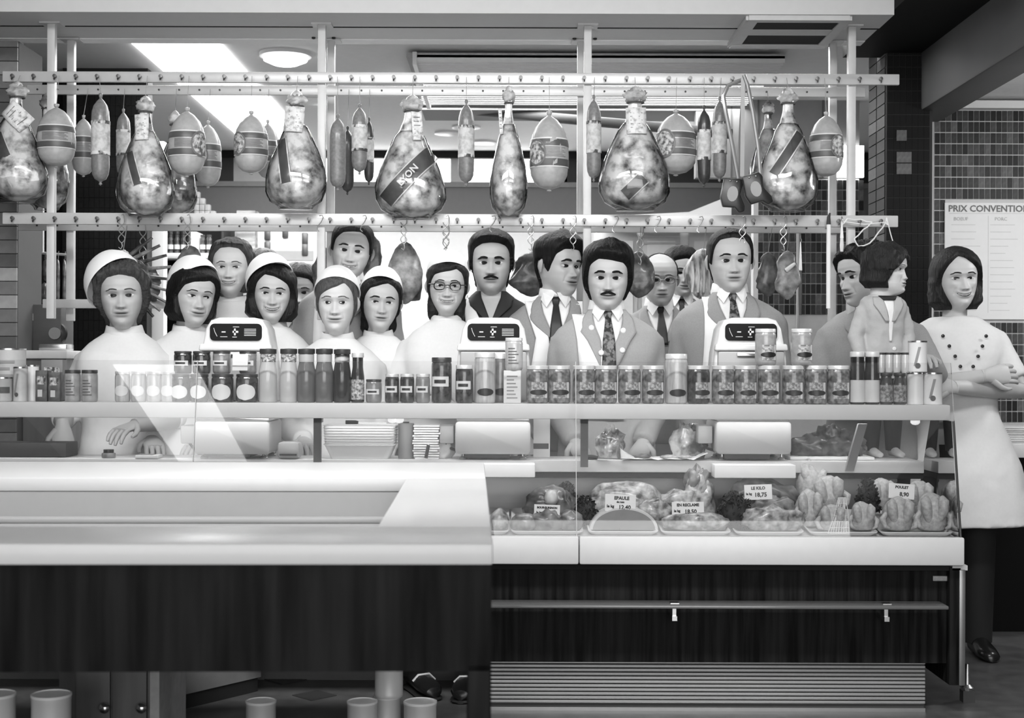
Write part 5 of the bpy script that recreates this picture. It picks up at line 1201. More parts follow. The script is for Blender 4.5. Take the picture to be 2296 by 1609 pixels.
# board, dark box at the left
p = P(80, 1000, 5.1); o = MB().box((P(-60, 1000, 5.1).x, 5.04, WZ), (P(160, 1000, 5.1).x, 5.18, P(80, 990, 5.12).z), .004).build('chopping_block', M('dark_block', .05, .6, var=.2, scale=8, stretch=(1, 1, 4))); tag(o, 'dark wooden block on the worktop at the left edge', 'block')
# wrapped meat before the men
o = lump('wrapped_ham', M('film_bag', .35, .15, contrast=(.08, .8, .5, .12), scale=18, coat=1), (P(1370, 990, 5.1).x, 5.12, WZ), (.05, .05, .07), amp=.4, seed=4); tag(o, 'film wrapped ham piece held on the worktop by the moustached man', 'meat')
o = lump('wrapped_joint', M('film_bag', .35), (P(1545, 980, 5.1).x, 5.12, WZ), (.065, .06, .08), amp=.45, seed=9); tag(o, 'shiny film wrapped joint left of the rightmost scale', 'meat')
t = thing('butcher_paper', 'open sheet of butcher paper with sliced meat on the worktop edge', 'paper', (P(1490, 1020, 5.0).x, 5.03, WZ))
m = MB(); rows = []
for i in range(7):
    rows.append([(-.15 + .30 * j / 12, -.045 + .13 * i / 6, .0015 + .006 * abs(math.sin(j * 1.9 + i)) + (.03 * (1 - j / 2) if j < 2 and i > 3 else 0) + (.02 * (j - 10) / 2 if j > 10 else 0)) for j in range(13)])
o = m.loft(rows, cap=False, closed=False).build('sheet', M('tissue_white', .85), t); solid(o, .001)
for x, r_, mt in ((-.075, (.03, .02, .01), MEATD), (.02, (.032, .022, .008), MEATL), (.07, (.03, .02, .008), MEATL)):
    o = lump('meat_slice', mt, (x, 0, .006), r_, t, amp=.15)
p = P(1340, 1010, 4.98); t = thing('butcher_knife', 'black handled knife beside the open butcher paper', 'knife', (p.x, 5.0, WZ), rz=R(-25)); MB().tube([(-.06, 0, .008), (-.02, 0, .009), (0, 0, .008)], [.008, .009, .007], 8).build('handle', M('black_rubber', .02), t); MB().box((0, -.012, .006), (.12, .008, .008)).build('blade', M('bright_metal', .6), t, smooth=False)
p = P(1215, 1000, 5.1); t = thing('card_sheet', 'leaning white card with dark mark right of the middle scale', 'card', (p.x, 5.14, WZ)); MB().box((-.03, 0, 0), (.03, .003, .16)).build('card', PAPER, t, smooth=False); MB().box((-.03, -.001, .03), (.025, 0, .05)).build('mark', EMB, t, smooth=False)
# cuts of meat on a tray before the child
t = thing('meat_tray', 'shallow white tray of dark meat on the worktop before the toddler', 'tray', (P(1870, 1015, 5.05).x, 5.10, WZ)); MB().box((-.16, -.07, 0), (.14, .1, .012), .004).build('tray', WHITE(), t)
for x, r_, sd in ((-.07, (.08, .06, .05), 3), (.04, (.08, .06, .055), 5), (.0, (.06, .05, .07), 8)):
    o = lump('dark_meat_joint', MEATD, (P(1870, 1015, 5.05).x + x, 5.11 + (.02 if sd == 8 else 0), WZ + .012), r_, amp=.35, seed=sd); tag(o, {3: 'left dark meat joint on the tray before the toddler', 5: 'right dark meat joint on the tray before the toddler', 8: 'middle dark meat joint rising behind the other two'}[sd], 'meat')
# ------------------------------------------------------------------ inside the display case
def deckz(y): return zd + .05 * (y - 4.70) / .46
trays = [(1075, 1141), (1146, 1308), (1319, 1477), (1483, 1640), (1648, 1804), (1815, 1970), (1976, 2139)]
TRAYN = ['narrow white tray beside the island edge', 'white tray of dark cuts under the first price card', 'white tray with the large round ham half', 'white tray under the reclame price card', 'white tray of cuts with the kilo price card', 'white tray of poultry with netting', 'white tray of small birds at the right end']
for (x0, x1), lab in zip(trays, TRAYN):
    D = 4.735; a, b = P(x0, 1190, D), P(x1, 1190, D); hw = (b.x - a.x) / 2; t = thing('display_tray', lab, 'tray', ((a.x + b.x) / 2, 4.92, 0), 'white trays in the display case')
    t.rotation_euler = (math.atan2(.05, .46), 0, 0); t.location.z = deckz(4.92) + .002
    rect = lambda s, z: [(x, y, z) for x, y in rrect(-hw + s, hw - s, -.185 + s, .185 - s, .015, 3)]
    MB().loft([rect(.012, 0), rect(.0, .012), rect(.0, .015), rect(.004, .015), rect(.016, .004)]).build('shell', M('tray_enamel', .75, .3), t)
DZ = lambda y: deckz(y) + .012
def meat(name, px, py, D, rpx, mt, lab, amp=.28, sc=20, seed=0, cat='meat', dep=.05, grp=None):
    """py = bottom pixel at distance D; rpx = half width and height in pixels"""
    p = P(px, py, D); z = max(DZ(D), p.z)
    o = lump(name, mt, (p.x, D, z), (W(rpx[0], D), dep, W(rpx[1], D) / 1.5), amp=amp, sc=sc, seed=seed); return tag(o, lab, cat, grp)
meat('ham_slice', 1120, 1185, 4.78, (22, 44), MEATL, 'pale round of meat at the edge of the island', .08, seed=1)
meat('beef_cut', 1175, 1188, 4.78, (30, 36), MEATM, 'flat mid grey cut at the front left of the dark cuts', .12, seed=2)
meat('beef_cut', 1228, 1190, 4.78, (38, 46), MEATM, 'grooved roast at the front centre under the first card', .22, seed=3)
meat('beef_cut', 1278, 1190, 4.79, (30, 42), MEATM, 'rounded roast at the front right under the first card', .12, seed=4)
meat('roast_joint', 1232, 1165, 4.93, (56, 70), MEATD, 'dark rolled joint behind the first price card', .25, seed=5)
meat('bone_end', 1236, 1128, 4.88, (15, 30), FAT, 'pale cut bone end standing on the dark rolled joint', .1, seed=6)
# large half ham, cut face to the viewer
p = P(1400, 1190, 4.76); t = thing('half_ham', 'large half round ham with pale rind facing the glass', 'ham', (p.x, 4.78, DZ(4.76)))
prof = [(math.cos(a), math.sin(a)) for a in [PI * i / 20 for i in range(21)]]
rx, rz_ = W(78, 4.76), W(52, 4.76)
prism([(x * rx, z * rz_) for x, z in prof], 0, .10, .004).build('rind', FAT, t)
prism([(x * rx * .9, .002 + z * rz_ * .88) for x, z in prof], -.003, .002, 0).build('cut_face', M('ham_face', .22, .4, var=.15, scale=25), t, smooth=False)
meat('pork_shoulder', 1400, 1165, 4.95, (92, 80), MEATL, 'pale pork shoulder mound behind the half ham', .22, seed=7, dep=.08)
meat('pork_hock', 1465, 1165, 4.86, (36, 46), MEATL, 'small pale hock right of the half ham', .3, seed=8)
meat('sliced_pork', 1560, 1190, 4.80, (78, 38), MEATL, 'layer of pale sliced pork under the reclame card', .2, seed=9, dep=.07)
meat('pork_piece', 1520, 1160, 4.95, (52, 62), MEATL, 'pale pork piece behind the reclame card', .3, seed=10)
t = tag(lump('knuckle', MEATL, (P(1568, 1150, 4.97).x, 4.98, DZ(4.97)), (.055, .05, .10), amp=.25, seed=11), 'upright knuckle with string above the reclame card', 'meat')
meat('shank_meat', 1562, 1105, 4.99, (26, 62), MEATM, 'curled grey meat piece rising highest in the case', .4, seed=12)
meat('veal_cut', 1700, 1160, 4.94, (88, 84), MEATD, 'dark mound of cutlets behind the kilo card', .3, seed=13, dep=.09)
meat('veal_cut', 1735, 1165, 4.86, (60, 52), MEATM, 'folded cutlet in the middle of the kilo tray', .35, seed=14)
meat('veal_cut', 1735, 1190, 4.79, (66, 52), MEATL, 'pale ragged cutlet at the front of the kilo tray', .35, seed=15)
# parsley bunches
PAR = M('parsley', .012, .7, var=.6, scale=60)
def parsley(px, py, D, rx, rz_, lab, seed):
    random.seed(seed); m = MB(); p = P(px, py, D); t = thing('parsley_bunch', lab, 'parsley', (p.x, D, max(DZ(D), p.z)), 'parsley bunches')
    for i in range(260):
        a, b = random.uniform(0, 2 * PI), math.acos(random.uniform(0, 1)); q = random.uniform(.75, 1.05)
        c = Vector((math.sin(b) * math.cos(a) * rx * q, math.sin(b) * math.sin(a) * rx * .7 * q, math.cos(b) * rz_ * q)); s = random.uniform(.006, .012)
        u = Vector((random.uniform(-1, 1), random.uniform(-1, 1), random.uniform(-1, 1))).normalized(); v = u.orthogonal().normalized(); w2 = u.cross(v)
        m.add([c - v * s, c + w2 * s * .6, c + v * s, c - w2 * s * .6, c + u * s * .5], [(0, 1, 4), (1, 2, 4), (2, 3, 4), (3, 0, 4)])
    o = m.build('leaves', PAR, t, smooth=False); o['kind'] = 'stuff'
    lump('core', PAR, (0, 0, 0), (rx * .8, rx * .55, rz_ * .55), t, amp=.2)
parsley(1312, 1180, 4.85, .045, .10, 'dark parsley bunch behind the pane joint', 1); parsley(1648, 1190, 4.82, .065, .12, 'dark parsley bunch left of the kilo card cuts', 2)
parsley(1945, 1150, 4.88, .045, .12, 'dark parsley bunch between the two poultry trays', 3); parsley(1268, 1120, 5.0, .04, .06, 'small parsley sprig behind the first price card', 4); parsley(1625, 1180, 4.83, .04, .06, 'low parsley sprig at the foot of the kilo tray', 5)
# poultry
BIRD = M('poultry_skin', .42, .4, contrast=(.30, .55, .5, .25), scale=90, bump=.25)
def bird(px, py, D, wpx, hpx, lab, seed, grp=None, upright=False, tilt=0):
    p = P(px, py, D); w_ = W(wpx, D) / 2; h = W(hpx, D); z = max(DZ(D), p.z)
    t = thing('chicken', lab, 'poultry', (p.x, D, z), grp); t.rotation_euler = (0, R(tilt), 0)
    k = w_
    lump('carcass', BIRD, (0, 0, 0), (k * .86, k * .75, h / 1.52), t, amp=.10, sc=14, seed=seed)
    for s in (-1, 1):
        m = MB(); m.tube([(s * k * .25, -k * .45, h * .25), (s * k * .45, -k * .72, h * .55), (s * k * .5, -k * .66, h * .82), (s * k * .42, -k * .5, h * .95)], [k * .2, k * .3, k * .3, k * .12], 12); m.build('drumstick', BIRD, t, angle=80)
        m = MB(); m.tube([(s * k * .7, -k * .3, h * .5), (s * k * .98, -k * .45, h * .35), (s * k * .85, -k * .62, h * .12), (s * k * .6, -k * .66, h * .06)], [k * .16, k * .2, k * .14, k * .06], 10); m.build('wing', BIRD, t, angle=80)
    return t
bird(2012, 1187, 4.80, 78, 72, 'small plucked bird, left of the front pair at the right end', 1, 'plucked birds in the case'); bird(2088, 1187, 4.80, 80, 80, 'small plucked bird, right of the front pair at the right end', 2, 'plucked birds in the case')
bird(2058, 1150, 4.93, 72, 72, 'plucked bird behind the front pair at the right end', 3, 'plucked birds in the case'); bird(2120, 1150, 4.95, 60, 62, 'plucked bird at the back right corner of the case', 4, 'plucked birds in the case'); bird(1975, 1140, 4.95, 70, 66, 'plucked bird at the back behind the white price card', 5, 'plucked birds in the case')
bird(1862, 1187, 4.79, 70, 56, 'plump chicken under the netting at the front', 6, 'chickens on the netting tray'); bird(1932, 1190, 4.80, 64, 60, 'plump chicken right of the netting at the front', 7, 'chickens on the netting tray')
bird(1812, 1180, 4.86, 70, 78, 'chicken at the left side of the poultry pile', 8, 'chickens on the netting tray'); bird(1858, 1140, 4.92, 84, 74, 'large chicken on top of the poultry pile', 9, 'chickens on the netting tray', tilt=-6)
t = thing('duck', 'long plucked duck with raised legs at the back of the pile', 'poultry', (P(1815, 1085, 5.02).x, 5.02, DZ(5.0)))
lump('carcass', BIRD, (0, 0, 0), (.05, .06, .13), t, amp=.12, sc=14, seed=10)
for a, b in (((-.01, -.03, .12), (-.03, -.04, .185)), ((.02, -.03, .11), (.045, -.04, .165))):
    MB().tube([a, tuple((Vector(a) + Vector(b)) / 2), b], [.022, .018, .009], 10).build('leg', BIRD, t, angle=80)
# netting bag over a chicken
m = MB(); cx_ = P(1872, 1120, 4.76)
for i in range(9):
    x0 = P(1880 + i * 2, 1115, 4.77); x1 = P(1856 + i * 6, 1196, 4.735); m.tube([x0, (x0 + x1) / 2 + Vector((random.uniform(-.004, .004), -.004, 0)), x1], .0012, 4)
for k in range(7):
    f = k / 6; a = P(1880 - 24 * f, 1115 + 81 * f, 4.762 - .03 * f); b = P(1896 + 8 * f, 1115 + 81 * f, 4.762 - .03 * f); m.tube([a, b], .0009, 4)
tag(m.build('string_net', M('net_white', .8, .6), None), 'white string netting hanging over the front chicken', 'netting')
# price cards
def price_card(x0, y0, x1, y1, D, lines, lab, tilt=0):
    a, b = P(x0, y0, D), P(x1, y1, D); t = thing('price_card', lab, 'price card', ((a.x + b.x) / 2, D, b.z)); w_, h = b.x - a.x, a.z - b.z
    t.rotation_euler = (R(-6), R(tilt), 0)
    MB().box((-w_ / 2, 0, 0), (w_ / 2, .0025, h), .0008).build('card', M('card_white', .8, .5), t, smooth=False)
    MB().tube([(0, .004, -max(.012, b.z - DZ(D))), (0, .004, h * .4)], .0015, 5).build('pin', M('bright_metal', .6), t)
    for tx, sz, fx, fz in lines: text(tx, h * sz, INK(), t, (w_ * fx, -.0008, h * fz), name='lettering', bold=.0006)
price_card(1197, 1131, 1255, 1160, 4.76, (('BOURGUIGNON', .21, 0, .76), ('le kg', .24, -.3, .38), ('15,00', .36, .15, .34)), 'small white price card on the dark cuts, leftmost', 2)
price_card(1356, 1108, 1425, 1147, 4.78, (('EPAULE', .26, .04, .78), ('de porc', .14, 0, .56), ('le kg', .22, -.32, .3), ('12,40', .32, .14, .26)), 'white price card headed epaule above the half ham', 2)
price_card(1507, 1125, 1579, 1156, 4.78, (('EN RECLAME', .28, 0, .78), ('le kg', .24, -.34, .36), ('18,50', .40, .08, .30)), 'white price card headed en reclame on the sliced pork', -1)
price_card(1670, 1086, 1732, 1120, 4.84, (('LE KILO', .27, 0, .76), ('le kg', .2, -.34, .4), ('18,75', .38, .08, .32)), 'white price card headed le kilo on the dark cutlets', -2)
price_card(1992, 1084, 2050, 1118, 4.84, (('POULET', .24, 0, .76), ('8,90', .36, .1, .3)), 'ragged white price card among the small birds', 4)
# ------------------------------------------------------------------ hanging hams, mortadellas and sausages
random.seed(11)
HAMF = M('ham_film', .3, .22, contrast=(.05, .92, .47, .13), scale=20, coat=1, bump=.35); HAMD = M('ham_film_dark', .2, .22, contrast=(.04, .62, .5, .14), scale=20, coat=1, bump=.3)  # second film is a darker copy, shade painted into hams behind
FILM = glass_mat('plastic_film', 1.5, .93)
TUFT = M('ham_hock_fat', .5, .5, contrast=(.25, .75, .5, .2), scale=30, bump=.3); BANDM = M('ham_band', .10, .25, contrast=(.05, .16, .5, .3), scale=20, coat=.8); EDGE = M('band_edge', .75, .4)
TAGM = M('tag_paper', .66, .6, contrast=(.35, .8, .4, .12), scale=60); STR = M('string_grey', .35, .7)
HP = [(0, .05), (.02, .17), (.06, .25), (.10, .24), (.14, .19), (.20, .21), (.28, .29), (.36, .42), (.46, .60), (.56, .78), (.66, .92), (.75, 1.0), (.83, .99), (.90, .88), (.95, .66), (.985, .34), (1, .06)]
MP = [(0, .02), (.01, .14), (.045, .13), (.06, .07), (.075, .16), (.12, .42), (.20, .68), (.30, .87), (.42, .97), (.55, 1.0), (.68, .99), (.80, .93), (.88, .78), (.94, .52), (.965, .2), (.975, .08), (.99, .13), (1, .03)]
SP = [(0, .03), (.01, .22), (.04, .2), (.06, .12), (.09, .4), (.14, .75), (.20, .93), (.28, 1), (.6, 1), (.8, 1), (.88, .9), (.93, .65), (.95, .25), (.965, .12), (.985, .2), (1, .04)]
def hang_base(name, px, y0, y1, D, lab, cat, grp, rail):
    p = P(px, y1, D); top = P(px, y0, D); t = thing(name, lab, cat, (p.x, D, p.z), grp); h = top.z - p.z
    zr_, Dr = RAILS[rail]; MB().tube([(0, (Dr - .02) - D, zr_ - p.z), (0, 0, h - .004)], .0012, 5).build('string', STR, t)
    return t, h
def surf_fn(prof, h, w_, dep, lean=0.0):
    T = np.array([q[0] for q in prof]); Rr = np.array([q[1] for q in prof])
    def f(x, z, off=.0):
        t = min(max(1 - z / h, 0), 1); r = float(np.interp(t, T, Rr)) * w_; c = lean * math.sin(PI * t)
        q = min(.97, abs(x - c) / max(r, 1e-4)); return -r * dep * math.sqrt(1 - q * q) - off
    return f
def body(prof, h, w_, dep, amp=.0, sc=10, seed=0, lean=0.0, n=32, sub=3):
    pr = []
    for (a, r0), (b, r1) in zip(prof, prof[1:]):
        for k in range(sub): pr.append((a + (b - a) * k / sub, r0 + (r1 - r0) * k / sub))
    pr.append(prof[-1]); rings = []
    for t, r in reversed(pr):
        g = []
        for j in range(n):
            a = 2 * PI * j / n; x, y = math.sin(a), -math.cos(a); k = 1 + amp * (fbm((x * .1, y * .1, t * .35), sc, seed) if amp else 0)
            g.append((x * r * w_ * k + lean * math.sin(PI * t), y * r * w_ * dep * k, (1 - t) * h))
        rings.append(g)
    return MB().loft(rings)
def strip(f, p0, p1, hw, off=.003, n=14, m_=5):
    """flat strip between two x,z points laid over the front surface f"""
    p0, p1 = Vector((p0[0], p0[1])), Vector((p1[0], p1[1])); d = (p1 - p0).normalized(); q = Vector((-d.y, d.x)); rows = []
    for i in range(n + 1):
        c = p0.lerp(p1, i / n); rows.append([(c.x + q.x * hw * s, f(c.x + q.x * hw * s, c.y + q.y * hw * s, off), c.y + q.y * hw * s) for s in np.linspace(-1, 1, m_)])
    return MB().loft(rows, cap=False, closed=False)
def ham(px, y0, y1, wpx, lab, D=5.55, rail='u0', band=None, tagp=None, lean=0, seed=1, dark=False, dep=.62, wd=None, txt=None):
    t, h = hang_base('ham', px, y0, y1, D, lab, 'ham', 'hanging hams', rail); w_ = W(wpx, D) / 2
    body(HP, h, w_, dep, .16, 9, seed, lean).build('meat', HAMD if dark else HAMF, t, angle=80)
    f = surf_fn(HP, h, w_ * .99, dep, lean)
    # loose transparent bag around the bulb
    bag = [(.30, .36), (.36, .50), (.5, .74), (.62, .94), (.75, 1.07), (.86, 1.06), (.94, .92), (.99, .62), (1.01, .58)]
    body(bag, h, w_, dep * 1.06, .05, 14, seed + 3, lean, 28, 2).build('film_bag', FILM, t, angle=80)
    q = lump('hock', TUFT, (0, 0, h * .915), (w_ * .34, w_ * .26, h * .055), t, amp=.4, sc=25, seed=seed, n=18, m_=12, flat=False)
    MB().tube([(w_ * .24 * math.sin(2 * PI * i / 12), -w_ * .2 * math.cos(2 * PI * i / 12), h * .865) for i in range(13)], .004, 6).build('binding', M('binding_dark', .08, .6), t)
    if band:
        (a, b, hw) = band
        p0, p1 = (a[0] * w_, a[1] * h), (b[0] * w_, b[1] * h)
        strip(f, p0, p1, hw * w_, .006).build('band', BANDM, t)
        d = (Vector(p1) - Vector(p0)).normalized(); nq = Vector((-d.y, d.x))
        for s in (-1, 1):
            o = nq * hw * w_ * s; strip(f, (p0[0] + o.x, p0[1] + o.y), (p1[0] + o.x, p1[1] + o.y), .0022, .008, 14, 2).build('band_edge', EDGE, t)
        if txt:
            c = (Vector(p0) + Vector(p1)) * .5; ang = math.atan2(d.y, d.x)
            text(txt, hw * w_ * 1.1, M('band_print', .62, .5), t, (c.x, f(c.x, c.y, .022), c.y), (R(90), -ang, 0), bold=.0008)
    if tagp:
        a, b, hw = tagp; MB()
        o = strip(lambda x, z, off=0: f(x, z, off), (a[0] * w_, a[1] * h), (b[0] * w_, b[1] * h), hw * w_, .010, 8, 6); o = o.build('paper_tag', TAGM, t); solid(o, .0015)
        m = MB(); d = Vector((b[0] * w_ - a[0] * w_, b[1] * h - a[1] * h)); A = Vector((a[0] * w_, a[1] * h)); u = d.normalized(); v = Vector((-u.y, u.x))
        for k in range(5):
            c = A + d * (.2 + .14 * k); e0, e1 = c - v * hw * w_ * .6, c + v * hw * w_ * (.6 - .25 * (k % 2))
            m.tube([(e0.x, f(e0.x, e0.y, .0125), e0.y), (e1.x, f(e1.x, e1.y, .0125), e1.y)], .0011, 4)
        m.build('tag_print', LETT, t)
    return t
def mortadella(px, y0, y1, wpx, lab, D=5.55, rail='u0', seal_=None, seed=1, dep=.9, grey=.4):
    t, h = hang_base('mortadella', px, y0, y1, D, lab, 'mortadella', 'hanging mortadellas', rail); w_ = W(wpx, D) / 2
    body(MP, h, w_, dep, .03, 12, seed).build('casing', M('mortadella_casing', .40, .45, var=.16, scale=60, coat=.3), t, angle=80)
    T = np.array([q[0] for q in MP]); Rr = np.array([q[1] for q in MP])
    rr = lambda z: float(np.interp(1 - z / h, T, Rr)) * w_
    for z0, z1 in ((.545, .625), (.30, .385)):
        zz = np.linspace(z0, z1, 5) * h; MB().lathe([(rr(z) * 1.012 + .0008, z) for z in zz], 30, sx=1, sy=dep, cap=False).build('printed_band', M('mort_band', .09, .4), t)
    m = MB()
    for k in range(7):
        z = h * (.41 + .018 * k); m.lathe([(rr(z) * 1.013 + .0009, z), (rr(z + .0022) * 1.013 + .0009, z + .0022)], 12, sy=dep, t0=-30, t1=52 - (k % 3) * 6)
    m.build('printed_lines', M('mort_print', .15, .5), t)
    for z0, z1 in ((.63, .645), (.285, .297)):
        MB().lathe([(rr(z * h) * 1.013 + .001, z * h) for z in (z0, z1)], 30, sy=dep, cap=False).build('white_line', EDGE, t)
    if seal_ is not None:
        rows = []; r0 = w_ * .56; zc = h * .46
        for q in (1, .86, .84, .3, .02):
            rows.append([(rr(zc) * 1.03 * math.sin(R(seal_) + q * r0 / w_ * math.cos(a)), -rr(zc) * dep * 1.035 * math.cos(R(seal_) + q * r0 / w_ * math.cos(a)), zc + q * r0 * 1.25 * math.sin(a)) for a in [2 * PI * k / 24 for k in range(24)]])
        MB().loft(rows[:2], cap=False).build('seal_ring', M('mort_print', .15), t); MB().loft(rows[2:], cap=False).build('round_seal', M('seal_print', .3, .5, contrast=(.1, .6, .5, .1), scale=70), t)
    return t
def salami(px, y0, y1, wpx, lab, D=5.55, rail='u0', dark=False, label=True, seed=1):
    t, h = hang_base('salami', px, y0, y1, D, lab, 'salami', 'hanging salamis', rail); w_ = W(wpx, D) / 2
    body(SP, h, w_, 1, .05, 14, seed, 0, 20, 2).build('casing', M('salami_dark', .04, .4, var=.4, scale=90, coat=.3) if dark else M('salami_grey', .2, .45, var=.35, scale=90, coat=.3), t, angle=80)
    if label:
        MB().lathe([(w_ * 1.02 + .0008, z * h) for z in (.36, .45, .58, .66)], 20, cap=False).build('paper_band', M('salami_label', .52, .6, contrast=(.35, .66, .45, .15), scale=45), t)
        for zc in (.345, .675):
            o = MB().lathe([(w_ * 1.03 + .001, (zc - .018) * h), (w_ * 1.03 + .001, (zc + .018) * h)], 20, cap=False).build('striped_cord', M('cord_stripe', .3, .5, contrast=(.04, .75, .5, .04), scale=28, stretch=(1, 1, .6)), t)
    return t
# ---- left group
ham(38, 182, 452, 135, 'large ham with tilted paper tag at the far left of the rack', band=((-.6, .55), (.25, .12), .22), tagp=((-.28, .78), (.42, .62), .32), seed=2, lean=-.01)
ham(105, 208, 468, 95, 'pale ham behind the leftmost mortadella', D=5.84, rail='u1', seed=5)
mortadella(126, 232, 377, 84, 'large mortadella in front of the first rack post', seed=1)
mortadella(187, 257, 397, 52, 'narrow mortadella just right of the first posts', D=5.8, rail='u1', seed=2)
salami(225, 208, 416, 40, 'pointed pale salami against the black partition', D=5.6, seed=3)
salami(276, 243, 402, 30, 'dim salami half behind the second ham', D=5.84, rail='u1', seed=4)
ham(325, 215, 482, 122, 'big glossy ham with long paper tag, second from the left', band=((-.5, .52), (-.1, .24), .16), tagp=((-.1, .84), (-.06, .62), .26), seed=8)
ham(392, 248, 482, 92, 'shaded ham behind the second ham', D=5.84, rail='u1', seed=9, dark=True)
mortadella(419, 240, 398, 82, 'plump mortadella right of the second ham', seal_=55, seed=4)
mortadella(466, 270, 422, 60, 'mortadella half hidden behind the plump one', D=5.82, rail='u1', seal_=-20, seed=5)
# ---- middle
mortadella(563, 248, 392, 76, 'mortadella with highlight before the long ceiling light', D=5.57, seal_=-40, seed=6)
mortadella(600, 268, 404, 52, 'mortadella behind the highlighted one', D=5.84, rail='u1', seed=7)
ham(664, 203, 467, 128, 'ham with wide tag left of the second rack post', band=((-.5, .58), (-.25, .2), .18), tagp=((-.02, .86), (-.1, .64), .34), seed=12, txt='')
salami(757, 255, 428, 36, 'thick netted salami right of the second rack post', D=5.6, label=False, seed=6)
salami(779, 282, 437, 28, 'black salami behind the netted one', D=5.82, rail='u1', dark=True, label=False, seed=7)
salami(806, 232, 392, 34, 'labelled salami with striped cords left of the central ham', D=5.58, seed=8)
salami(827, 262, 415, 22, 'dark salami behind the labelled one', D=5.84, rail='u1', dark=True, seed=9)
ham(924, 213, 487, 148, 'broad central ham with diagonal printed band', band=((-.78, .12), (.62, .52), .26), tagp=((.12, .86), (.2, .62), .16), seed=15, lean=-.012, txt='LYON')
salami(1045, 222, 418, 35, 'single labelled salami right of the central ham', D=5.58, seed=10)
ham(1140, 192, 484, 80, 'narrow club shaped ham hanging edge on', seed=18, dep=.8, tagp=((-.5, .82), (-.4, .62), .1))
mortadella(1231, 248, 430, 88, 'mortadella with round seal left of the third rack post', seal_=-42, seed=8)
salami(1331, 212, 408, 32, 'salami just right of the third rack post', D=5.62, seed=11)
ham(1424, 193, 470, 150, 'broad bright ham with square tag right of the third post', band=((-.35, .10), (.2, .24), .2), tagp=((0, .82), (.02, .60), .3), seed=21, lean=-.004)
mortadella(1515, 245, 395, 92, 'mortadella with round seal right of the bright ham', D=5.6, seal_=-38, seed=9)
salami(1578, 235, 420, 30, 'dark cored salami left of the meat saws', D=5.58, dark=True, seed=12)
salami(1613, 215, 408, 32, 'pale labelled salami beside the saw frame', D=5.62, seed=13)
ham(1766, 195, 472, 126, 'glossy ham right of the meat saws', band=((-.6, .28), (.4, .62), .18), seed=24, txt='')
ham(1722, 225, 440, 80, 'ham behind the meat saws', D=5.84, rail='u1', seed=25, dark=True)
mortadella(1852, 250, 400, 76, 'mortadella with round seal at the right end of the rack', seal_=35, seed=10)
# ---- meat saws hung on the rack
def saw(lab, bow, blade, hc, rz, D):
    o = P(hc[0], hc[1], D); t = thing('meat_saw', lab, 'saw', (o.x, D, o.z), 'meat saws'); q = lambda a: P(a[0], a[1], D) - o
    b = [q(a) for a in bow]; MB().tube(b, .008, 8, 1.0).build('frame', M('saw_steel', .42, .3, .6), t)
    p0, p1 = q(blade[0]), q(blade[1]); d = (p1 - p0).normalized(); n = Vector((-d.z, 0, d.x)) * .008
    MB().loft([[p0 - n, p0 + n, p0 + n + Vector((0, .002, 0)), p0 - n + Vector((0, .002, 0))], [p1 - n, p1 + n, p1 + n + Vector((0, .002, 0)), p1 - n + Vector((0, .002, 0))]]).build('blade', M('saw_blade', .22, .4, .4), t, smooth=False)
    out = [(-.036, .045), (.03, .05), (.04, .03), (.034, -.01), (.058, -.05), (.06, -.072), (.04, -.08), (.02, -.062), (-.026, -.066), (-.04, -.03)]
    rot = Matrix.Rotation(R(rz), 3, 'Y')
    m = prism(out, -.013, .013, .005); m.v = [tuple(rot @ Vector(v)) for v in m.v]; hd = m.build('handle', M('saw_handle', .012, .35), t)
    m = prism([(.004 + .021 * math.cos(a), -.012 + .03 * math.sin(a)) for a in [2 * PI * k / 16 for k in range(16)]], -.0145, -.0125, 0); m.v = [tuple(rot @ Vector(v)) for v in m.v]; m.build('grip_opening', M('grip_pale', .34, .6), hd, smooth=False)
    for x, z in ((-.012, .036), (.014, .036)):
        v = rot @ Vector((x, -.0135, z)); MB().ball(tuple(v), .004, 8, 6).build('rivet', M('bright_metal', .6), hd)
saw('meat saw with black handle, left of the two', [(1655, 400), (1641, 320), (1628, 255), (1622, 215), (1632, 192), (1655, 182), (1668, 178)], ((1668, 180), (1655, 402)), (1640, 428), 8, 5.5)
saw('meat saw with black handle, right of the two, in front', [(1705, 392), (1700, 330), (1688, 250), (1676, 190), (1668, 168)], ((1666, 172), (1664, 395)), (1690, 418), -12, 5.46)
# ---- wire hooks on the lower rail
HK = MB(); n = 30
for s in (-1, 1):
    pts = [(s * .0115 * math.sin(PI * (.5 + 2.5 * i / n)) * (1 if i > 2 else 1), .004 * s, -.012 - .085 * i / n) for i in range(n + 1)]
    HK.tube(pts, .0019, 5)
HK.tube([(0, -.002, .012), (.008, -.006, .016), (.012, -.008, .006), (.0115, 0, -.012)], .0019, 5); HK.tube([(0, 0, -.095), (.004, -.004, -.11), (0, -.01, -.122), (-.008, -.012, -.115)], .0019, 5)
hkm = HK.mesh('wire_hook'); hkm.materials.append(M('hook_wire', .5, .3, .7))
HS = MB(); HS.tube([(-.004, -.004, .012), (.008, -.006, .014), (.012, -.006, .004), (.004, -.004, -.012), (-.01, -.002, -.03), (-.012, -.004, -.042), (-.004, -.006, -.05)], .0019, 5); hsm = HS.mesh('wire_hook'); hsm.materials.append(M('hook_wire', .5))
hx_ = [272, 420, 718, 815, 905, 1000, 1105, 1190, 1285, 1380, 1475, 1570, 1665, 1757]
hl = ['over the leftmost woman', 'over the black bob woman', 'left of the tall smiling man', 'right of the tall smiling man', 'holding the bacon slab', 'over the spectacled woman', 'over the black shirted man', 'beside the black shirted man', 'over the man looking sideways', 'over the double breasted jacket', 'left of the balding man', 'right of the balding man', 'over the slick haired man', 'holding the carcass pieces']
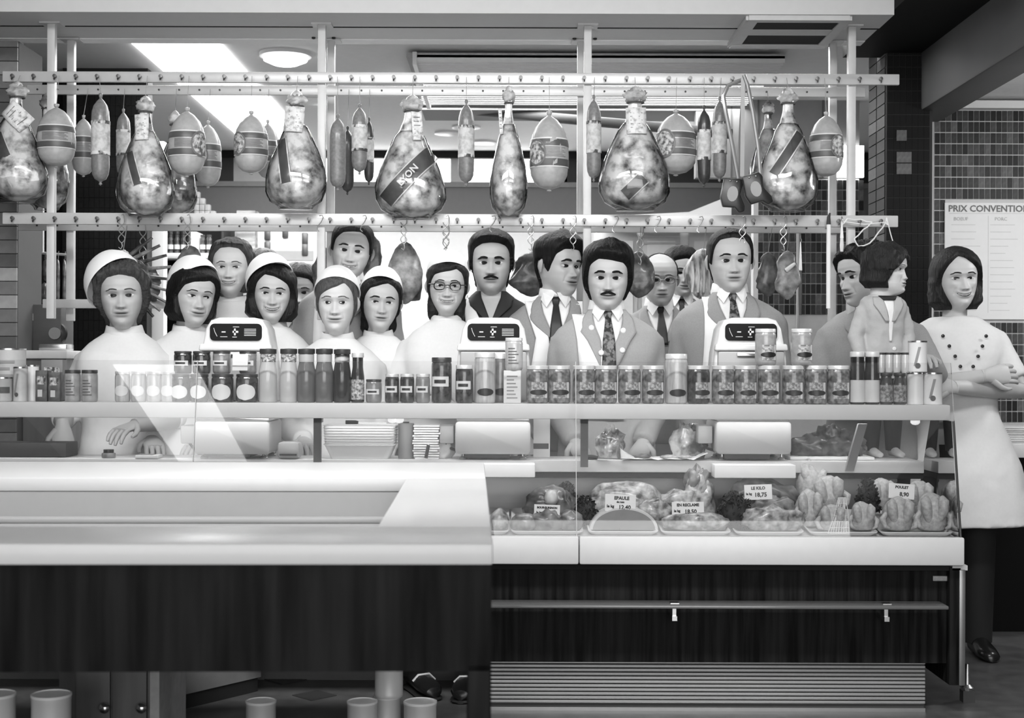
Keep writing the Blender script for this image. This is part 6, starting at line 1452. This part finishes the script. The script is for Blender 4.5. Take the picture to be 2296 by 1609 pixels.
for x, l in zip(hx_, hl):
    p = P(x, 493, RK0 - .02); o = link('wire_hook', hsm if x in (718, 815, 1105, 1380, 1475, 1570) else hkm, None, (p.x, RK0 - .016, RAILS['l0'][0])); tag(o, ('short bent' if x in (718, 815, 1105, 1380, 1475, 1570) else 'twisted') + ' wire meat hook ' + l, 'hook', 'wire hooks on the lower rail')
for x, l in ((322, 'behind the leftmost woman'), (1000, 'above the white cap of the spectacled woman'), (1435, 'between the two tied men')):
    p = P(x, 509, RK1); o = link('wire_hook', hkm, None, (p.x, RK1 - .012, RAILS['l1'][0] - .01)); o.scale = (1.1, 1, 1.2); tag(o, 'twisted wire hook on the rear rail ' + l, 'hook', 'wire hooks on the rear rail')
# ---- meat hanging from the lower rail
def slab_meat(px, py, hpx, wpx, D, mt, lab, seed, name='meat_cut', prof=None, dep=.3, amp=.2, lean=0):
    t, h = hang_base(name, px, py - hpx, py, D, lab, 'meat', None, 'l1' if D > 5.7 else 'l0'); w_ = W(wpx, D) / 2
    body(prof or [(0, .08), (.04, .35), (.12, .6), (.25, .78), (.45, .95), (.65, 1), (.8, .8), (.92, .5), (.98, .22), (1, .04)], h, w_, dep, amp, 9, seed, lean).build('flesh', mt, t, angle=80); return t
t = slab_meat(908, 682, 140, 76, 5.86, MEATM, 'smoked bacon slab hanging beside the long haired girl', 2); lump('rind', MEATD, (.012, .022, .02), (.056, .012, .14), t, amp=.1, seed=3)
slab_meat(1192, 665, 100, 90, 5.95, MEATD, 'dark ragged meat behind the man looking sideways', 4, amp=.5)
slab_meat(730, 660, 105, 60, 6.0, MEATD, 'dark meat piece left of the tall smiling man', 5, amp=.3); slab_meat(832, 655, 130, 50, 6.0, MEATD, 'dark meat piece right of the tall smiling man', 6, amp=.35)
t = slab_meat(1577, 672, 115, 90, 5.95, M('rib_flesh', .3, .4, contrast=(.1, .62, .5, .12), scale=24, stretch=(2.5, 2.5, .6), coat=.3), 'pale rack of ribs hanging right of the balding man', 7, amp=.25)
for k in range(5): MB().tube([(-.05 + .024 * k, -.026, .16), (-.045 + .022 * k, -.034, .09), (-.05 + .024 * k, -.026, .03)], .005, 6).build('rib_bone', FAT, t)
slab_meat(1432, 668, 105, 70, 5.95, MEATD, 'dark striped meat between the moustached and balding men', 8, amp=.4)
slab_meat(1722, 665, 100, 50, 5.95, MEATD, 'dark carcass piece right of the slick haired man', 9, amp=.4); t = slab_meat(1765, 672, 110, 56, 5.9, MEATM, 'carcass piece with pale bones on the last wire hook', 10, amp=.35)
MB().tube([(-.01, -.02, .12), (.015, -.028, .14), (.026, -.028, .15)], [.010, .008, .005], 8).build('bone', FAT, t)
slab_meat(425, 625, 75, 60, 5.86, MEATM, 'grey meat tip behind the black bob woman', 11, amp=.2)
# fan of ribs behind the leftmost woman
p = P(272, 570, 5.8); t = thing('rib_rack', 'fan shaped rack of dark ribs behind the leftmost woman', 'meat', (p.x, 5.82, p.z))
lump('fat_cover', FAT, (0, 0, -.09), (.04, .02, .07), t, amp=.2, seed=3)
for k in range(9):
    a = R(38 - k * 11); L = .13 + .045 * math.sin(k / 8 * PI); x0, z0 = .02 + .003 * k, -.01 - .018 * k
    MB().tube([(x0, .0, z0), (x0 + L * .5 * math.cos(a), -.01, z0 + L * .5 * math.sin(a)), (x0 + L * math.cos(a), -.004, z0 + L * math.sin(a))], [.009, .008, .006], 8).build('rib', MEATM if k % 2 else MEATD, t)
lump('flesh', MEATD, (.06, .02, -.19), (.08, .03, .10), t, amp=.3, seed=5)
zr_, Dr = RAILS['l1']; MB().tube([(0, Dr - 5.82, zr_ - p.z), (0, 0, .0)], .002, 5).build('hook_wire', STR, t)
# string, pole and hanging tools at the right end of the lower rail
m = MB(); D = RK0 - .02
pts = [(1886, 505), (1900, 490), (1930, 492), (1955, 498), (1935, 515), (1915, 535), (1925, 552), (1950, 545), (1970, 520), (1985, 500), (1988, 488), (1992, 505), (1986, 498)]
for (a, b) in zip(pts, pts[1:]): m.tube([P(a[0], a[1], D), P((a[0] + b[0]) / 2, (a[1] + b[1]) / 2 + 2, D - .004), P(b[0], b[1], D)], .0028, 5)
m.tube([P(1890, 497, D), P(1940, 503, D - .003), P(1990, 498, D)], .0028, 5); m.tube([P(1992, 505, D), P(1997, 525, D), P(2003, 545, D)], .0022, 5)
tag(m.build('rail_string', M('net_white', .8), None), 'white string looped around the right end of the lower rail', 'string')
p = P(1855, 600, RK0 - .01); t = thing('hook_pole', 'white pole with black tip hanging from the lower rail', 'pole', (p.x, RK0 - .03, P(1855, 692, RK0).z)); h = P(1855, 505, RK0).z - P(1855, 692, RK0).z
MB().tube([(0, 0, 0), (0, 0, h)], .0085, 10).build('shaft', WHITE(), t); MB().tube([(0, 0, h), (0, 0, h + .03), (.004, -.006, h + .045)], [.009, .007, .003], 8).build('tip', M('black_rubber', .02), t)
for x, y0, y1, lab in ((1884, 498, 565, 'slim white handled steel hanging beside the pole'), (1829, 530, 700, 'dark handled knife hanging in front of the tiled wall')):
    p = P(x, y1, RK0); t = thing('hanging_knife', lab, 'knife', (p.x, RK0 - .025 if x > 1850 else 5.9, p.z)); L = P(x, y0, RK0).z - p.z; b = .45 if x > 1850 else .62
    MB().tube([(0, 0, 0), (0, 0, L * b * .5), (0, 0, L * b)], [.006, .008, .006], 8).build('handle', M('handle_white', .7, .4) if x > 1850 else M('knife_dark', .05, .5), t)
    MB().loft([[(-.007, -.001, L * b), (.007, -.001, L * b), (.007, .001, L * b), (-.007, .001, L * b)], [(-.002, -.001, L), (.002, -.001, L), (.002, .001, L), (-.002, .001, L)]]).build('blade', M('bright_metal', .6), t, smooth=False)
    MB().tube([(0, 0, L), (.004, 0, L + .012), (0, 0, L + .02), (0, .01 if x > 1850 else 0, RAILS['l0'][0] - p.z)], .002, 5).build('loop', M('hook_wire', .5), t)
# ------------------------------------------------------------------ back room furnishings
random.seed(5)
# tiled wall and pale wall panels at the right of the back room
o = MB().box((P(1560, 400, 8.0).x, 8.004, P(1700, 398, 8.0).z), (1.95, 8.08, 2.65)).build('wall_panel', M('pale_grey_wall', .36, .7, var=.04), smooth=False); o.name = 'wall_back'; struct(o, 'plain grey upper wall above the small tiles in the back room')
for x in (1640, 1700, 1845): MB().box((P(x, 400, 8.0).x - .004, 7.998, P(1700, 398, 8.0).z), (P(x, 400, 8.0).x + .004, 8.004, 2.65)).build('panel_joint', M('joint_grey', .16, .7), o, smooth=False)
tw = MB().box((P(1690, 400, 8.0).x, 8.004, 0), (1.95, 8.08, P(1700, 400, 8.0).z)).build('wall_tiled', GROUT, smooth=False); tw.name = 'wall_back'; struct(tw, 'small dark tiles with pale grout behind the carcass pieces')
for me in (tms):
    pass
old = tms; tms = []
for mt in TILEM:
    me = tile_mesh(.0255, .053); me.materials.append(mt); tms.append(me)
tile_field(tw, P(1700, 400, 8.0).x, P(1942, 400, 8.0).x, 1.42, P(1700, 402, 8.0).z, 8.0, lambda x, z: False, 290, (2, 3, 4, 4, 1), pw=.0297, ph=.0585)
tms = old
a, b = P(1790, 700, 7.95), P(1795, 510, 7.95); o = MB().box((a.x - .008, 7.96, 1.2), (a.x + .008, 7.98, b.z), .002).build('trim_6', M('pipe_pale', .5, .4)); struct(o, 'thin pale pipe on the tiled wall'); o['category'] = 'pipe'
a, b = P(1870, 350, 7.9), P(1944, 350, 7.9)
o = MB().box((a.x, 7.97, P(1900, 396, 7.95).z), (b.x, 7.995, P(1900, 325, 7.95).z)).build('window_5', M('daylight_pane', .9), smooth=False); struct(o, 'bright window strip left of the black pillar')
# white cold room door with hinges behind the women
t = thing('cold_room_door', 'white cold room door with hinges behind the tall smiling man', 'door'); D = 9.6
a, b = P(575, 700, D), P(712, 500, D); MB().box((a.x, D, .02), (b.x, D + .06, b.z + .02), .006).build('panel', WHITE(), t); MB().box((a.x - .08, D + .03, .0), (a.x, D + .09, b.z + .08)).build('frame', M('frame_pale', .55, .5), t, smooth=False)
for x, y in ((600, 525), (600, 555), (640, 520), (684, 535), (684, 560)): p = P(x, y, D); MB().box((p.x - .02, D - .02, p.z - .04), (p.x + .02, D, p.z + .04), .006).build('hinge', M('hinge_dark', .12, .4, .6), t)
for y in (572, 600): p = P(650, y, D); MB().box((p.x - .14, D - .006, p.z - .035), (p.x + .16, D, p.z + .03)).build('notice', M('notice_grey', .42, .6), t, smooth=False)
o = MB().box((P(530, 500, 9.5).x, 9.5, 0), (P(572, 500, 9.5).x, 9.6, P(550, 505, 9.5).z + .1), .004).build('trim_7', M('brick_grey', .4, .7, contrast=(.25, .5, .5, .1), scale=14, stretch=(.4, 1, 2))); struct(o, 'grey brick jamb left of the cold room door'); o['category'] = 'jamb'
# glass fronted white cabinet behind the men
t = thing('refrigerator_cabinet', 'white glass fronted refrigerator cabinet behind the balding man', 'refrigerator'); D = 9.0
a, b = P(1335, 700, D), P(1642, 505, D); z1 = b.z
MB().box((a.x, D + .05, 0), (b.x, D + .5, z1), .005).build('body', WHITE(), t)
for x0, x1 in ((1340, 1430), (1440, 1525), (1545, 1640)):
    c, d = P(x0, 600, D), P(x1, 600, D); q = MB().box((c.x, D + .01, .3), (d.x, D + .05, z1 - .03), .004).build('door', M('cab_door', .6, .3), t); MB().box((c.x + .03, D + .004, .36), (d.x - .03, D + .012, z1 - .10)).build('pane', M('cab_pane', .75, .1, coat=.5), q, smooth=False); MB().box((c.x + .01, D - .015, .9), (c.x + .025, D + .01, 1.25), .004).build('handle', M('bright_metal', .6), q)
for y in (530, 545): p = P(1480, y, D); MB().box((P(1440, y, D).x, D - .004, p.z - .006), (P(1525, y, D).x, D + .004, p.z + .006)).build('trim_bar', M('frame_pale', .55), t, smooth=False)
t = thing('extractor_hood', 'white sloping hood under the grey wall left of the saws', 'hood'); D = 8.6
pts = [P(1365, 484, D), P(1545, 475, D), P(1640, 437, D), P(1640, 484, D)]
MB().loft([[p for p in pts], [p + Vector((0, .4, 0)) for p in pts]]).build('canopy', WHITE(), t, smooth=False); c = P(1365, 488, D); d = P(1640, 488, D); MB().box((c.x, D - .01, c.z - .02), (d.x, D + .4, c.z + .005)).build('lip', M('frame_pale', .55), t, smooth=False)
c, d = P(1560, 515, D), P(1645, 515, D)
# bottle shelves at the left of the back room
t = thing('bottle_shelf', 'white wall shelving with dark jars behind the black bob woman', 'shelf'); D = 8.0
a, b = P(338, 600, D), P(480, 600, D)
for y in (567, 640): z = P(400, y, D).z; MB().box((a.x, D, z - .03), (b.x, D + .2, z), .003).build('board', WHITE(), t)
MB().box((P(425, 600, D).x, D + .02, .0), (P(440, 600, D).x, D + .2, 1.9), .003).build('upright', M('frame_pale', .55), t); MB().box((a.x, D + .19, 0), (b.x, D + .21, 1.92)).build('back', M('cabinet_black', .012), t, smooth=False)
for r_, (y, n) in enumerate(((567, 9), (640, 9))):
    for i in range(n):
        x = 346 + i * 14.5; z = P(400, y, D).z
        if 424 < x < 442: continue
        p = P(x, y, D); h = (.105, .09)[r_]; q = thing('preserve_jar', '%s dark jar from the left on the %s back shelf' % (ORD[i], ('upper', 'lower')[r_]), 'jar', (p.x, D + .08, z + .001), 'jars on the back shelves')
        MB().lathe([(.014, 0), (.0155, .004), (.0155, h * .8), (.012, h * .9), (.012, h)], 10).build('body', M('jar_dark', .03), q); MB().lathe([(.0158, h * .25), (.0158, h * .5)], 10, cap=False).build('label', M('label_pale', .6), q); MB().lathe([(.0135, h * .92), (.0135, h * 1.04), (.001, h * 1.045)], 10).build('lid', LIDD, q)
    if r_ == 0:
        for i in range(6):
            x = 346 + i * 14.5; p = P(x, 545, D); q = thing('preserve_jar', '%s dark jar from the left stacked on the upper back shelf' % ORD[i], 'jar', (p.x, D + .08, P(400, 567, D).z + .112), 'jars on the back shelves'); MB().lathe([(.014, 0), (.0155, .004), (.0155, .06), (.012, .07), (.012, .075)], 10).build('body', M('jar_dark', .03), q); MB().lathe([(.0158, .02), (.0158, .04)], 10, cap=False).build('label', M('label_pale', .6), q)
# stepped stack of small cartons on top of a cabinet
D = 9.4; z0 = P(450, 484, D).z; k = 0
cb = thing('tall_cabinet', 'dark tall cabinet under the stepped cartons', 'cabinet'); MB().box((P(425, 600, D).x, D + .02, 0), (P(500, 600, D).x, D + .4, z0 - .03), .004).build('body', M('dark_panel', .03), cb); MB().box((P(423, 600, D).x, D, z0 - .03), (P(502, 600, D).x, D + .4, z0), .003).build('top', M('frame_pale', .55), cb)
for r_, n in enumerate((4, 3, 2, 1)):
    for i in range(n):
        p = P(437 + i * 12, 480, D); o = MB().box((p.x - .016, D + .05, z0 + .042 * r_), (p.x + .016, D + .1, z0 + .042 * r_ + .040), .002).build('small_carton', M('carton_pale', .45, .6, var=.3, scale=40)); tag(o, '%s carton from the left in %s row of the stepped stack' % (ORD[i], ('bottom', 'second', 'third', 'top')[r_]), 'carton', 'stepped stack of small cartons'); k += 1
# bright tins on top-left shelf and strings of sausages
t = thing('tin_box_column', 'tall pale printed box standing high at the left edge', 'box', (P(20, 160, 6.4).x, 6.42, P(20, 160, 6.4).z)); a, b = P(5, 160, 6.4), P(40, 60, 6.4); MB().box((a.x - t.location.x, -.04, 0), (b.x - t.location.x, .06, b.z - a.z), .003).build('box', M('carton_pale', .45), t)
MB().box((a.x - t.location.x + .008, -.042, .05), (b.x - t.location.x - .008, -.04, .12)).build('print', M('print_dark', .08), t, smooth=False); MB().box((a.x - t.location.x + .005, -.042, .15), (b.x - t.location.x - .005, -.04, .19)).build('print', M('print_grey', .25), t, smooth=False)
sh = thing('high_shelf', 'high dark shelf at the left edge behind the rack', 'shelf'); z = P(20, 160, 6.4).z; MB().box((-2.75, 6.35, z - .03), (P(66, 160, 6.4).x, 6.55, z), .003).build('board', M('mid_wood', .10), sh); MB().box((-2.75, 6.53, z - .3), (-2.7, 6.55, z)).build('bracket', M('post_dark', .06), sh, smooth=False)
D = 6.5; z = P(80, 566, D).z; t = thing('sausage_rail', 'thin rail holding strings of sausages at the left', 'rail'); MB().tube([(P(40, 562, D).x, D, z + .005), (P(165, 574, D).x, D, z - .012)], .006, 8).build('bar', ALU, t); MB().box((P(90, 560, D).x - .012, D, z), (P(90, 560, D).x + .012, D + .02, 2.0)).build('hanger', M('rack_post', .6), t, smooth=False)
LINK = M('sausage_skin', .12, .25, contrast=(.04, .3, .5, .2), scale=22, coat=.9)
for i, x in enumerate((52, 68, 84, 100, 133, 145)):
    p = P(x, 575, D); t = thing('sausage_string', '%s string of linked sausages from the left on the thin rail' % ORD[i], 'sausages', (p.x, D - .01 + .02 * (i % 2), z), 'strings of sausages')
    for k in range(4 if i < 4 else 2):
        hh = .10 if i < 4 else .2; zz = -.03 - k * (hh + .005); c = .006 * math.sin(k * 2 + i)
        MB().tube([(c, 0, zz), (c + .003, -.004, zz - hh * .12), (c + .005, -.008, zz - hh * .5), (c + .003, -.004, zz - hh * .88), (c, 0, zz - hh)], [.003, .014, .0165, .014, .003] if i < 4 else [.003, .008, .009, .008, .003], 10).build('link', LINK, t, angle=80)
    MB().tube([(0, 0, .006), (.0, -.004, -.03)], .0015, 5).build('tie', STR, t)
# side bench at the far left behind the first woman
t = thing('rear_bench', 'pale topped bench behind the leftmost woman', 'bench'); D = 6.0; z = P(60, 785, D).z; MB().box((-2.6, D, z - .035), (P(150, 785, D).x, D + .5, z), .004).build('top', M('frame_pale', .55), t); MB().box((-2.58, D + .02, 0), (P(145, 785, D).x, D + .48, z - .035)).build('body', M('mid_wood', .10), t, smooth=False)
p = P(100, 760, D); t = thing('slicing_machine', 'small dark slicing machine on the rear bench', 'machine', (p.x, D + .15, z)); MB().box((-.06, -.05, 0), (.06, .06, .03), .006).build('base', M('bright_metal', .6), t); MB().lathe([(.045, -.006), (.05, 0), (.045, .006)], 24, (0, 0, .075), fn=lambda x, y, zz: (x, zz, y)).build('blade_disc', M('dark_steel', .05), t); MB().lathe([(.026, -.008), (.028, 0), (.026, .008)], 20, (0, -.012, .075), fn=lambda x, y, zz: (x, zz, y)).build('hub', M('bright_metal', .6), t); MB().box((-.055, .01, .03), (-.03, .05, .11), .005).build('carriage', M('bright_metal', .6), t)
t = thing('dark_cabinet_box', 'dark grey box on the rear bench at the left', 'box', (P(60, 720, D).x, D + .22, z)); MB().box((-.09, -.08, 0), (.10, .1, .20), .006).build('body', M('dark_block', .05), t); MB().box((-.07, -.083, .13), (-.02, -.08, .16)).build('plate', M('print_light', .5), t, smooth=False)
